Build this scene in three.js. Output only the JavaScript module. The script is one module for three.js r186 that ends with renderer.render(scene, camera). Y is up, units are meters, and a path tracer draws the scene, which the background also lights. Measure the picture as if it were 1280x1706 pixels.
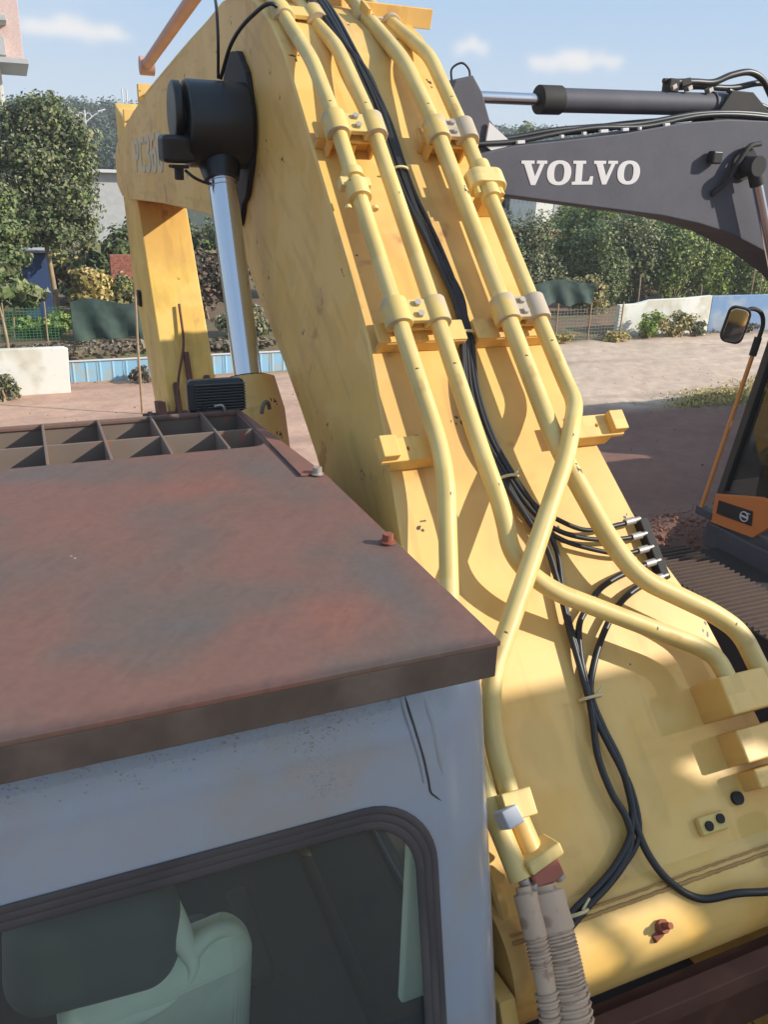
import * as THREE from 'three';
import { mergeGeometries } from 'three/addons/utils/BufferGeometryUtils.js';
import { RoundedBoxGeometry } from 'three/addons/geometries/RoundedBoxGeometry.js';
import { TextGeometry } from 'three/addons/geometries/TextGeometry.js';
import { FontLoader } from 'three/addons/loaders/FontLoader.js';

// ------------------------------------------------------------------ camera, sky, sun, exposure
const scene = new THREE.Scene();
const camera = new THREE.PerspectiveCamera(63.4, 1280 / 1706, 0.05, 900);
camera.matrixAutoUpdate = true;
{
  const m = new THREE.Matrix4().makeBasis(
    new THREE.Vector3(0.92189, 0.02806, 0.38643),
    new THREE.Vector3(0.11787, 0.92979, -0.34871),
    new THREE.Vector3(-0.36908, 0.36703, 0.85386));
  camera.quaternion.setFromRotationMatrix(m);
  camera.position.set(0, 3.95, 0);
}
const SUN = new THREE.Vector3(1, 0.62, 0.6).normalize();
const sun = new THREE.DirectionalLight(new THREE.Color(1, 0.94, 0.83), 4.9);
sun.position.copy(SUN).multiplyScalar(60); sun.position.add(new THREE.Vector3(4, 0, -9));
sun.target.position.set(4, 0, -9);
sun.castShadow = true; sun.shadow.mapSize.set(4096, 4096); sun.shadow.radius = 1;
Object.assign(sun.shadow.camera, { left: -30, right: 30, top: 30, bottom: -30, near: 1, far: 140 });
scene.add(sun, sun.target);
const EXPOSURE = 1.2;
scene.fog = new THREE.FogExp2(new THREE.Color(0.84, 0.87, 0.89), 0.0014);

// ------------------------------------------------------------------ noise
function mulberry(a) { return () => { a |= 0; a = a + 0x6D2B79F5 | 0; let t = Math.imul(a ^ a >>> 15, 1 | a); t = t + Math.imul(t ^ t >>> 7, 61 | t) ^ t; return ((t ^ t >>> 14) >>> 0) / 4294967296; }; }
const hash3 = (x, y, z) => { let h = Math.imul(x, 374761393) + Math.imul(y, 668265263) + Math.imul(z, 2147483647 ^ 0x27d4eb2d); h = Math.imul(h ^ h >>> 13, 1274126177); return ((h ^ h >>> 16) >>> 0) / 4294967296; };
const sm = t => t * t * (3 - 2 * t);
function vnoise(x, y, z = 0) {
  const xi = Math.floor(x), yi = Math.floor(y), zi = Math.floor(z), fx = sm(x - xi), fy = sm(y - yi), fz = sm(z - zi);
  const L = (a, b, t) => a + (b - a) * t, h = (i, j, k) => hash3(xi + i, yi + j, zi + k);
  return L(L(L(h(0, 0, 0), h(1, 0, 0), fx), L(h(0, 1, 0), h(1, 1, 0), fx), fy), L(L(h(0, 0, 1), h(1, 0, 1), fx), L(h(0, 1, 1), h(1, 1, 1), fx), fy), fz);
}
function fbm(x, y, z = 0, o = 4) { let s = 0, a = 0.5, t = 0; for (let i = 0; i < o; i++) { s += a * vnoise(x, y, z); t += a; a *= 0.5; x = x * 2.03 + 11.7; y = y * 2.03 + 5.3; z = z * 2.03 + 3.1; } return s / t; }
// tiling value noise: period p cells
function tnoise(x, y, p, s) {
  const xi = Math.floor(x), yi = Math.floor(y), fx = sm(x - xi), fy = sm(y - yi), w = v => ((v % p) + p) % p;
  const h = (i, j) => hash3(w(xi + i), w(yi + j), s), L = (a, b, t) => a + (b - a) * t;
  return L(L(h(0, 0), h(1, 0), fx), L(h(0, 1), h(1, 1), fx), fy);
}
function tfbm(u, v, p, s, o = 4) { let r = 0, a = 0.5, t = 0; for (let i = 0; i < o; i++) { r += a * tnoise(u * p, v * p, p, s + i); t += a; a *= 0.5; p *= 2; } return r / t; }
const clamp = (v, a = 0, b = 1) => Math.min(b, Math.max(a, v));
const sstep = (a, b, x) => sm(clamp((x - a) / (b - a)));
const mix = (a, b, t) => a + (b - a) * t;
const mix3 = (a, b, t) => [mix(a[0], b[0], t), mix(a[1], b[1], t), mix(a[2], b[2], t)];
const lin = c => c.map(v => { v /= 255; return v <= 0.04045 ? v / 12.92 : ((v + 0.055) / 1.055) ** 2.4; });

// ------------------------------------------------------------------ sky (air and clouds)
{
  const W = 1024, Hh = 512, data = new Float32Array(W * Hh * 4);
  const blobs = [];   // direction, angular radii
  const dirAE = (az, el) => [az, el];
  const cum = (az, el, w, h, n, seed) => { const r = mulberry(seed); for (let i = 0; i < n; i++) { const t = (i + 0.5) / n; blobs.push([az + (t - 0.5) * w * 2, el + (r() - 0.3) * h * 0.5 * Math.sin(Math.PI * t), w / n * 1.5, h * (0.5 + 0.5 * Math.sin(Math.PI * t))]); } };
  // azimuth measured from -z towards +x, radians
  cum(0.597, 0.123, 0.047, 0.013, 6, 3); cum(0.487, 0.135, 0.02, 0.009, 3, 9);
  cum(0.075, 0.132, 0.05, 0.013, 4, 5);
  const R = mulberry(77);
  for (let i = 0; i < 26; i++) { const az = 1.15 + R() * 4.9; cum(az, 0.1 + R() * 0.25, 0.04 + R() * 0.1, 0.01 + R() * 0.015, 3 + Math.floor(R() * 4), 100 + i); }
  const zen = lin([150, 185, 225]), mid = lin([176, 206, 238]), hor = lin([214, 226, 238]), gnd = lin([150, 130, 118]), cl = lin([246, 244, 243]);
  for (let j = 0; j < Hh; j++) {
    const el = ((j + 0.5) / Hh - 0.5) * Math.PI, sy = Math.sin(el);
    const near = blobs.filter(b => Math.abs(el - b[1]) < b[3] * 2.2);
    for (let i = 0; i < W; i++) {
      const ph = ((i + 0.5) / W - 0.5) * 2 * Math.PI, dx = Math.cos(ph) * Math.cos(el), dz = Math.sin(ph) * Math.cos(el);
      let az = Math.atan2(dx, -dz); if (az < 0) az += Math.PI * 2;
      let c;
      if (sy < 0) c = mix3(hor, gnd, sstep(0, 0.06, -sy));
      else c = mix3(mix3(hor, mid, sstep(0, 0.22, sy)), zen, sstep(0.2, 0.9, sy));
      if (sy > 0) {
        const s = clamp(dx * SUN.x + sy * SUN.y + dz * SUN.z);
        const g = 0.22 * s ** 3 + 0.4 * s ** 14 + 0.8 * s ** 110; c = [c[0] + g, c[1] + g * 0.95, c[2] + g * 0.87];
        let d = 0;
        for (const [a, e, w, h] of near) { let da = Math.abs(az - a); da = Math.min(da, Math.PI * 2 - da); if (da > w * 2.2) continue; const q = (da / w) ** 2 + ((el - e) / (el < e ? h * 0.7 : h)) ** 2; if (q < 4) d += Math.exp(-q * 1.3); }
        if (d > 0.02) { const n = fbm(az * 60, el * 90, 3, 4); d = sstep(0.3, 0.85, d + (n - 0.5) * 1.3); c = mix3(c, cl, d * 0.92); }
        const wsp = sstep(0.5, 0.85, fbm(az * 3.2 + 4, el * 16, 9, 4)) * sstep(0.02, 0.2, sy) * (1 - sstep(0.5, 0.9, sy)); c = mix3(c, [0.86, 0.9, 0.95], wsp * 0.4);
      }
      const o = (j * W + i) * 4, k = 0.84; data[o] = c[0] * k; data[o + 1] = c[1] * k; data[o + 2] = c[2] * k; data[o + 3] = 1;
    }
  }
  const t = new THREE.DataTexture(data, W, Hh, THREE.RGBAFormat, THREE.FloatType);
  t.mapping = THREE.EquirectangularReflectionMapping; t.magFilter = THREE.LinearFilter; t.minFilter = THREE.LinearFilter; t.wrapS = THREE.RepeatWrapping; t.needsUpdate = true;
  scene.background = t; scene.environment = t;
}

// ------------------------------------------------------------------ textures and materials
function tex(w, h, fn, repeat = 1, srgb = true) {
  const d = new Uint8Array(w * h * 4);
  for (let j = 0; j < h; j++) for (let i = 0; i < w; i++) { const c = fn((i + 0.5) / w, (j + 0.5) / h), o = (j * w + i) * 4; d[o] = clamp(c[0], 0, 255); d[o + 1] = clamp(c[1], 0, 255); d[o + 2] = clamp(c[2], 0, 255); d[o + 3] = 255; }
  const t = new THREE.DataTexture(d, w, h); t.magFilter = THREE.LinearFilter; t.minFilter = THREE.LinearMipmapLinearFilter; t.generateMipmaps = true;
  t.wrapS = t.wrapT = THREE.RepeatWrapping; t.repeat.set(repeat, repeat); if (srgb) t.colorSpace = THREE.SRGBColorSpace; t.needsUpdate = true; return t;
}
const grey = (w, h, fn, repeat) => tex(w, h, (u, v) => { const g = fn(u, v) * 255; return [g, g, g]; }, repeat, false);
function chips(n, seed, rmin, rmax) { const r = mulberry(seed), a = []; for (let i = 0; i < n; i++) { const cx = r(), cy = r(), k = 1 + Math.floor(r() * 4); for (let j = 0; j < k; j++) a.push([(cx + (r() - 0.5) * 0.02 + 1) % 1, (cy + (r() - 0.5) * 0.02 + 1) % 1, rmin + r() * r() * (rmax - rmin), 0.5 + r()]); } return a; }
function chipMask(list, u, v, warp) { let m = 0; for (const [x, y, r, e] of list) { let dx = Math.abs(u - x), dy = Math.abs(v - y); dx = Math.min(dx, 1 - dx); dy = Math.min(dy, 1 - dy); if (dx > r * 2 || dy > r * 2) continue; const d = Math.hypot(dx * e, dy / e) / r + warp; if (d < 1) m = Math.max(m, 1 - d); } return m; }
const std = o => new THREE.MeshStandardMaterial(o);
const rgb = (r, g, b) => new THREE.Color().setRGB(r, g, b);
// yellow paint: tile = 1 m
function yellowTex(base, dirt, nChips, seed, tile = 1, res = 512) {
  const ch = chips(nChips, seed, 0.003 / tile, 0.009 / tile), pale = base.map((q, i) => q + [10, 16, 26][i]), rust = [150, 98, 58], f2 = Math.round(5 * tile);
  const t = tex(res, res, (u, v) => {
    const n = tfbm(u, v, f2, seed, 5), f = tfbm(u, v, 40 * tile | 0, seed + 30, 2), d = tfbm(u, v, Math.round(3 * tile), seed + 9, 5), s = tnoise(u * 34 * tile, v * 5 * tile, Math.round(34 * tile), seed + 50) ;
    let c = base.map(q => q * (0.95 + 0.09 * n + 0.04 * (f - 0.5)));
    c = mix3(c, pale, sstep(0.5, 0.62, tfbm(u, v, Math.round(4 * tile), seed + 60, 4)) * 0.5);
    c = mix3(c, dirt, sstep(0.5, 0.8, d) * 0.36 + sstep(0.62, 0.8, f) * 0.06);
    c = mix3(c, rust, sstep(0.66, 0.8, tfbm(u, v, Math.round(9 * tile), seed + 70, 4)) * sstep(0.5, 0.7, d) * 0.5);
    c = c.map(q => q * (1 - 0.05 * sstep(0.62, 0.85, s)));
    const m = chipMask(ch, u, v, (tnoise(u * 160 * tile, v * 160 * tile, 160 * tile | 0, 5) - 0.5) * 1.2);
    if (m > 0) c = mix3(c, [66, 48, 32], sstep(0, 0.25, m));
    return c;
  }, 1 / tile);
  return t;
}
const M = {};
M.yellow = std({ map: yellowTex([222, 178, 97], [192, 145, 92], 44, 4, 2, 1024), roughness: 0.5 });
M.pipe = std({ map: yellowTex([214, 184, 111], [196, 163, 102], 30, 12), roughness: 0.48 });
M.armYellow = std({ map: yellowTex([222, 180, 88], [182, 134, 82], 14, 21, 2), roughness: 0.55 });
const rough8 = grey(256, 256, (u, v) => 0.45 + 0.4 * tfbm(u, v, 6, 2, 4));
M.rustBrown = std({ map: tex(512, 512, (u, v) => { const n = tfbm(u, v, 6, 40, 5), k = tfbm(u, v, 30, 41, 3); let c = mix3([104, 82, 74], [132, 92, 80], sstep(0.35, 0.65, n)); c = mix3(c, [150, 84, 62], sstep(0.6, 0.8, k) * 0.6); return mix3(c, [96, 88, 84], sstep(0.55, 0.75, tfbm(u, v, 4, 44, 4)) * 0.7); }), roughness: 0.62, metalness: 0.05 });
M.gridBar = std({ map: tex(512, 512, (u, v) => { const n = tfbm(u, v, 6, 240, 5), k = tfbm(u, v, 36, 241, 3); let c = mix3([126, 110, 98], [104, 90, 80], n); c = mix3(c, [150, 92, 74], sstep(0.52, 0.66, k) * 0.75 * sstep(0.35, 0.6, tfbm(u, v, 4, 243, 4))); return c; }), roughness: 0.75 });
M.fin = std({ color: rgb(0.06, 0.06, 0.062), roughness: 0.32 });
M.lip = std({ map: tex(512, 256, (u, v) => { const n = tfbm(u, v, 6, 47, 5); return mix3([120, 107, 96], [96, 84, 76], sstep(0.3, 0.7, n)).map(q => q * (0.95 + 0.1 * tfbm(u, v, 50, 48, 2))); }), roughness: 0.6, metalness: 0.1 });
M.cabPaint = std({ map: tex(512, 512, (u, v) => { const n = tfbm(u, v, 3, 50, 4), f = tfbm(u, v, 60, 51, 2), d = tfbm(u, v, 5, 53, 5); let c = [146 + 8 * n, 155 + 7 * n, 167 + 6 * n]; return mix3(c, [158, 148, 134], sstep(0.5, 0.75, d) * 0.45 + (f - 0.5) * 0.14); }), roughness: 0.2 });
M.dust = std({ map: tex(256, 256, (u, v) => { const k = tfbm(u, v, 40, 54, 3); return mix3([150, 140, 128], [196, 182, 160], sstep(0.4, 0.65, k)); }), roughness: 0.95 });
M.rubber = std({ map: tex(256, 256, (u, v) => { const n = tfbm(u, v, 8, 60, 4); return mix3([62, 58, 58], [92, 85, 83], n); }), roughness: 0.85 });
M.black = std({ color: rgb(0.012, 0.012, 0.013), roughness: 0.38 });
M.blackDull = std({ map: tex(256, 256, (u, v) => { const n = tfbm(u, v, 10, 62, 4); return mix3([26, 24, 24], [52, 46, 42], n); }), roughness: 0.75 });
M.grease = std({ map: tex(256, 256, (u, v) => { const n = tfbm(u, v, 10, 66, 4); return mix3([20, 17, 18], [40, 30, 26], n); }), roughness: 0.7 });
M.cable = std({ color: rgb(0.018, 0.017, 0.017), roughness: 0.42 });
M.steel = std({ map: tex(256, 256, (u, v) => { const n = tfbm(u, v, 12, 70, 4); return mix3([150, 140, 132], [190, 180, 170], n); }), roughness: 0.45, metalness: 0.5 });
M.chrome = std({ color: rgb(0.62, 0.63, 0.66), roughness: 0.16, metalness: 1 });
M.rustBolt = std({ map: tex(128, 128, (u, v) => { const n = tfbm(u, v, 12, 72, 4); return mix3([112, 56, 38], [150, 88, 66], n); }), roughness: 0.85 });
M.hoseDust = std({ map: tex(256, 256, (u, v) => { const n = tfbm(u, v, 8, 75, 5), k = tfbm(u, v, 30, 76, 3); return mix3(mix3([184, 154, 128], [206, 180, 152], n), [128, 98, 80], sstep(0.6, 0.72, k) * 0.5); }), roughness: 0.95 });
M.worn = std({ map: tex(256, 256, (u, v) => { const n = tfbm(u, v, 7, 78, 5); return mix3([210, 180, 106], [176, 160, 138], sstep(0.46, 0.62, n)); }), roughness: 0.6 });
M.weld = std({ map: tex(128, 128, (u, v) => { const n = tfbm(u, v, 12, 270, 4); return mix3([150, 112, 66], [190, 150, 90], n); }), roughness: 0.8 });
M.redOxide = std({ map: tex(256, 256, (u, v) => { const n = tfbm(u, v, 9, 79, 5); return mix3([148, 74, 58], [176, 120, 100], n); }), roughness: 0.9 });
M.deck = std({ map: tex(256, 256, (u, v) => { const n = tfbm(u, v, 7, 80, 5); return mix3([84, 54, 44], [122, 84, 68], n); }), roughness: 0.9 });
M.dark = std({ color: rgb(0.03, 0.022, 0.02), roughness: 0.9 });
M.zip = std({ color: rgb(0.6, 0.5, 0.26), roughness: 0.6 });
M.greyCar = std({ map: tex(512, 512, (u, v) => { const n = tfbm(u, v, 4, 90, 5), f = tfbm(u, v, 60, 91, 2); return mix3([64, 64, 72], [82, 81, 90], n).map(q => q * (0.96 + 0.08 * f)); }), roughness: 0.68 });
M.orange = std({ color: rgb(0.62, 0.2, 0.045), roughness: 0.5 });
M.orangePole = std({ color: rgb(0.62, 0.24, 0.05), roughness: 0.55 });
M.letter = std({ color: rgb(0.62, 0.6, 0.6), roughness: 0.6 });
M.fadedLetter = std({ color: rgb(0.56, 0.5, 0.36), roughness: 0.7 });
M.tintGlass = new THREE.MeshPhysicalMaterial({ color: rgb(0.88, 0.94, 0.89), transmission: 0.95, thickness: 0, roughness: 0.03, ior: 1.5 });
M.darkGlass = new THREE.MeshPhysicalMaterial({ color: rgb(0.35, 0.36, 0.36), transmission: 1, thickness: 0, roughness: 0.03, ior: 1.5 });
M.mirror = std({ color: rgb(0.75, 0.76, 0.77), roughness: 0.04, metalness: 1 });
M.mint = std({ map: tex(256, 256, (u, v) => { const n = tfbm(u, v, 5, 95, 4), w = Math.sin(u * 700) * Math.sin(v * 700) * 3; return [222 + 12 * n + w, 232 + 10 * n + w, 208 + 12 * n + w]; }), roughness: 0.95 });
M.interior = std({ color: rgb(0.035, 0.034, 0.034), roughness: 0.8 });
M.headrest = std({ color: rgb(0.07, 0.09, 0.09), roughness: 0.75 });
M.white = std({ map: tex(512, 512, (u, v) => { const n = tfbm(u, v, 4, 100, 5), k = tfbm(u, v, 14, 101, 4); return mix3([226, 224, 214], [196, 190, 170], sstep(0.45, 0.75, n) * 0.8 + sstep(0.55, 0.8, k) * 0.3); }), roughness: 0.9 });
M.blueSheet = std({ map: tex(256, 256, (u, v) => { const n = tfbm(u, v, 5, 104, 5); return mix3([140, 186, 212], [164, 176, 176], sstep(0.45, 0.8, n)); }), roughness: 0.6 });
M.blueWall = std({ map: tex(256, 256, (u, v) => { const n = tfbm(u, v, 5, 105, 5); return mix3([112, 142, 180], [158, 166, 174], sstep(0.4, 0.8, n)); }), roughness: 0.85 });
M.wood = std({ map: tex(128, 256, (u, v) => { const n = tfbm(u * 0.3, v, 16, 106, 4); return mix3([140, 112, 84], [178, 154, 124], n); }), roughness: 0.9 });
M.bark = std({ map: tex(128, 256, (u, v) => { const n = tfbm(u, v * 0.5, 14, 107, 4); return mix3([128, 108, 84], [188, 166, 132], n); }), roughness: 0.95 });
M.tarp = std({ map: tex(256, 256, (u, v) => { const n = tfbm(u, v, 6, 108, 4); return mix3([40, 58, 52], [66, 84, 74], n); }), roughness: 0.8, side: THREE.DoubleSide });
M.net = std({ color: rgb(0.05, 0.16, 0.07), roughness: 0.8 });
M.wire = std({ color: rgb(0.2, 0.2, 0.17), roughness: 0.7 });
M.concrete = std({ map: tex(256, 256, (u, v) => { const n = tfbm(u, v, 5, 110, 5); return mix3([168, 168, 168], [192, 190, 186], n); }), roughness: 0.9 });
M.tile = std({ map: tex(512, 512, (u, v) => { const r = Math.floor(v * 40), s = (u * 20 + (r % 2) * 0.5) % 1, t = (v * 40) % 1, j = s < 0.06 || t < 0.12 ? 1 : 0, k = hash3(Math.floor(u * 20 + (r % 2) * 0.5), r, 6); return j ? [206, 198, 192] : mix3([196, 160, 150], [216, 186, 176], k); }), roughness: 0.75 });
M.brickFar = std({ map: tex(512, 256, (u, v) => { const r = Math.floor(v * 16), s = (u * 16 + (r % 2) * 0.5) % 1, t = (v * 16) % 1, k = hash3(Math.floor(u * 16 + (r % 2) * 0.5), r, 8); return s < 0.08 || t < 0.14 ? [150, 120, 106] : mix3([134, 72, 54], [172, 104, 80], k); }), roughness: 0.9 });
M.pole = std({ color: rgb(0.62, 0.63, 0.64), roughness: 0.5 });
M.leaf = new THREE.MeshPhysicalMaterial({ vertexColors: true, roughness: 0.9, transmission: 0.3, thickness: 0, side: THREE.DoubleSide });

// ------------------------------------------------------------------ geometry helpers
const V = (x, y, z) => new THREE.Vector3(x, y, z);
const vs = a => a.map(p => V(...p));
// box-projected uv in metres
function boxUV(g, s = 1, off = 0) {
  if (!g.attributes.normal) g.computeVertexNormals();
  const p = g.attributes.position, n = g.attributes.normal, uv = new Float32Array(p.count * 2);
  for (let i = 0; i < p.count; i++) {
    const ax = Math.abs(n.getX(i)), ay = Math.abs(n.getY(i)), az = Math.abs(n.getZ(i)), x = p.getX(i), y = p.getY(i), z = p.getZ(i);
    let u, v; if (ax >= ay && ax >= az) { u = z; v = y; } else if (ay >= az) { u = x; v = z; } else { u = x; v = y; }
    uv[2 * i] = u * s + off; uv[2 * i + 1] = v * s + off * 0.7;
  }
  g.setAttribute('uv', new THREE.BufferAttribute(uv, 2)); return g;
}
// rounded polyline: straight runs with filleted corners
function fillet(pts, r, n = 7) {
  const out = [pts[0].clone()];
  for (let i = 1; i < pts.length - 1; i++) {
    const a = pts[i - 1], b = pts[i], c = pts[i + 1], d1 = a.clone().sub(b), d2 = c.clone().sub(b), k = Math.min(r, d1.length() * 0.48, d2.length() * 0.48);
    const p = b.clone().addScaledVector(d1.normalize(), k), q = b.clone().addScaledVector(d2.normalize(), k);
    for (let j = 0; j <= n; j++) { const t = j / n; out.push(p.clone().multiplyScalar((1 - t) ** 2).addScaledVector(b, 2 * t * (1 - t)).addScaledVector(q, t * t)); }
  }
  out.push(pts[pts.length - 1].clone()); return out;
}
const spline = (pts, n) => new THREE.CatmullRomCurve3(pts, false, 'centripetal').getPoints(n);
function sweep(pts, rad, seg = 12, caps = true) {
  const R = typeof rad === 'function' ? rad : () => rad, pos = [], nor = [], uv = [], idx = [];
  let T = pts[1].clone().sub(pts[0]).normalize(), N = Math.abs(T.y) < 0.9 ? V(0, 1, 0) : V(1, 0, 0); N.sub(T.clone().multiplyScalar(N.dot(T))).normalize();
  let len = 0;
  for (let i = 0; i < pts.length; i++) {
    const t = i === 0 ? T.clone() : i === pts.length - 1 ? pts[i].clone().sub(pts[i - 1]).normalize() : pts[i + 1].clone().sub(pts[i]).normalize().add(pts[i].clone().sub(pts[i - 1]).normalize()).normalize();
    N.sub(t.clone().multiplyScalar(N.dot(t))).normalize(); const B = t.clone().cross(N);
    if (i) len += pts[i].distanceTo(pts[i - 1]);
    const r = R(i / (pts.length - 1), len);
    for (let j = 0; j <= seg; j++) { const a = j / seg * Math.PI * 2, nx = N.clone().multiplyScalar(Math.cos(a)).addScaledVector(B, Math.sin(a)); pos.push(pts[i].x + nx.x * r, pts[i].y + nx.y * r, pts[i].z + nx.z * r); nor.push(nx.x, nx.y, nx.z); uv.push(j / seg * Math.max(0.12, r * 6.3), len); }
    if (i) for (let j = 0; j < seg; j++) { const a = (i - 1) * (seg + 1) + j, b = a + seg + 1; idx.push(a, a + 1, b, b, a + 1, b + 1); }
  }
  if (caps) for (const e of [0, pts.length - 1]) {
    const o = e * (seg + 1), c = pos.length / 3, d = (e ? pts[e].clone().sub(pts[e - 1]) : pts[0].clone().sub(pts[1])).normalize();
    pos.push(pts[e].x, pts[e].y, pts[e].z); nor.push(d.x, d.y, d.z); uv.push(0, 0);
    for (let j = 0; j <= seg; j++) { pos.push(pos[(o + j) * 3], pos[(o + j) * 3 + 1], pos[(o + j) * 3 + 2]); nor.push(d.x, d.y, d.z); uv.push(0.02 * Math.cos(j), 0.02 * Math.sin(j)); }
    for (let j = 0; j < seg; j++) e ? idx.push(c, c + 1 + j, c + 2 + j) : idx.push(c, c + 2 + j, c + 1 + j);
  }
  const g = new THREE.BufferGeometry(); g.setAttribute('position', new THREE.Float32BufferAttribute(pos, 3)); g.setAttribute('normal', new THREE.Float32BufferAttribute(nor, 3)); g.setAttribute('uv', new THREE.Float32BufferAttribute(uv, 2)); g.setIndex(idx); return g;
}
const cyl = (a, b, r, seg = 20, r2 = r) => sweep([a, b], t => mix(r, r2, t), seg);
// chamfered box, centre c, size s, optional matrix
function cbox(cx, cy, cz, sx, sy, sz, bev = 0.004, m) {
  const g = new RoundedBoxGeometry(sx, sy, sz, 1, Math.min(bev, sx * 0.45, sy * 0.45, sz * 0.45)); if (m) g.applyMatrix4(m); g.translate(cx, cy, cz); return boxUV(g);
}
const rotX = a => new THREE.Matrix4().makeRotationX(a);
const rotE = (x, y, z) => new THREE.Matrix4().makeRotationFromEuler(new THREE.Euler(x, y, z));
function plate(outline, depth, bevel = 0.004) { // outline in xy, extruded along +z, bevelled
  const s = new THREE.Shape(outline.map(p => new THREE.Vector2(...p)));
  const g = new THREE.ExtrudeGeometry(s, { depth: depth - 2 * bevel, bevelEnabled: bevel > 0, bevelSize: bevel, bevelThickness: bevel, bevelOffset: -bevel, bevelSegments: 2, curveSegments: 10 }); g.translate(0, 0, bevel); return g;
}
// profile in (z,y) extruded along x from x0 to x1
function profX(zy, x0, x1, bev = 0.004) { const g = plate(zy.map(([z, y]) => [-z, y]), x1 - x0, bev); g.rotateY(Math.PI / 2); g.translate(x0, 0, 0); return boxUV(g); }
const merge = a => { const l = a.map(g => { const q = g.index ? g.toNonIndexed() : g; for (const k of Object.keys(q.attributes)) if (!['position', 'normal', 'uv', 'color'].includes(k)) q.deleteAttribute(k); return q; }); return mergeGeometries(l, false); };

// ------------------------------------------------------------------ object helpers
const taken = new Map();
function numbered(n) { const k = taken.get(n) || 0; taken.set(n, k + 1); return k ? n + '_' + String(k).padStart(3, '0') : n; }
const BASE = new Map();
function thing(name, label, category, base, group) {
  const o = new THREE.Group(); o.name = numbered(name); o.position.set(...base); o.userData = { label, category }; if (group) o.userData.group = group;
  scene.add(o); BASE.set(o, V(...base)); return o;
}
// the boom family is drawn in nominal units (pipe pitch 1) and brought to the machine's real size here
let SIZED = false; const SIZE = 1.15, DROP = -0.5925;
function part(parent, name, geo, mat, label) { // geo in world metres
  if (SIZED) { geo.scale(SIZE, SIZE, SIZE); geo.translate(0, DROP, 0); }
  const b = BASE.get(parent); geo.translate(-b.x, -b.y, -b.z);
  const m = new THREE.Mesh(geo, mat); m.name = name; if (label) m.userData.label = label; parent.add(m); BASE.set(m, b); return m;
}
function piece(parent, name, geo, mat, pos, rot) { // shared geometry placed at pos
  const b = BASE.get(parent), m = new THREE.Mesh(geo, mat); m.name = name; if (SIZED) { pos = pos.clone().multiplyScalar(SIZE); pos.y += DROP; m.scale.setScalar(SIZE); } m.position.set(pos.x - b.x, pos.y - b.y, pos.z - b.z); if (rot) m.rotation.set(...rot); parent.add(m); return m;
}
function single(name, geo, mat, label, category, base, group, kind) {
  geo.translate(-base[0], -base[1], -base[2]);
  const m = new THREE.Mesh(geo, mat); m.name = numbered(name); m.position.set(...base); if (label) m.userData.label = label; if (category) m.userData.category = category; if (group) m.userData.group = group; if (kind) m.userData.kind = kind; scene.add(m); return m;
}

// ------------------------------------------------------------------ ground and hills
function groundY(x, z) {
  const wall = x < 7 ? -17.3 : -17.3 - sstep(7, 14, x) * 2.4;
  let h = 0.5 * sstep(wall - 0.3, wall - 1.8, z) * (x < 7 ? 1 : mix(1, 0.5, sstep(7, 14, x))) + 0.6 * sstep(-24, -40, z);
  h += 8.6 * Math.exp(-(((x - 12) / 42) ** 2) - ((z + 165) / 46) ** 2) + 10.5 * Math.exp(-(((x - 108) / 66) ** 2) - ((z + 165) / 46) ** 2) + 8 * Math.exp(-(((x + 80) / 50) ** 2) - ((z + 180) / 50) ** 2);
  const d = Math.hypot((x - 6.7) / 1.5, (z + 6.85 + (x - 6.7) * 0.25) / 0.75); h += 0.42 * Math.exp(-d * d * 1.4) * (0.7 + 0.6 * fbm(x * 3, z * 3, 2));
  const rough = (z > -9.5 || x > 9 ? 1 : 0.25); h += (fbm(x * 1.3, z * 1.3, 7, 4) - 0.5) * 0.09 * rough * sstep(-3, -5.5, z) + (fbm(x * 7, z * 7, 9, 2) - 0.5) * 0.03 * rough;
  return h;
}
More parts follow.
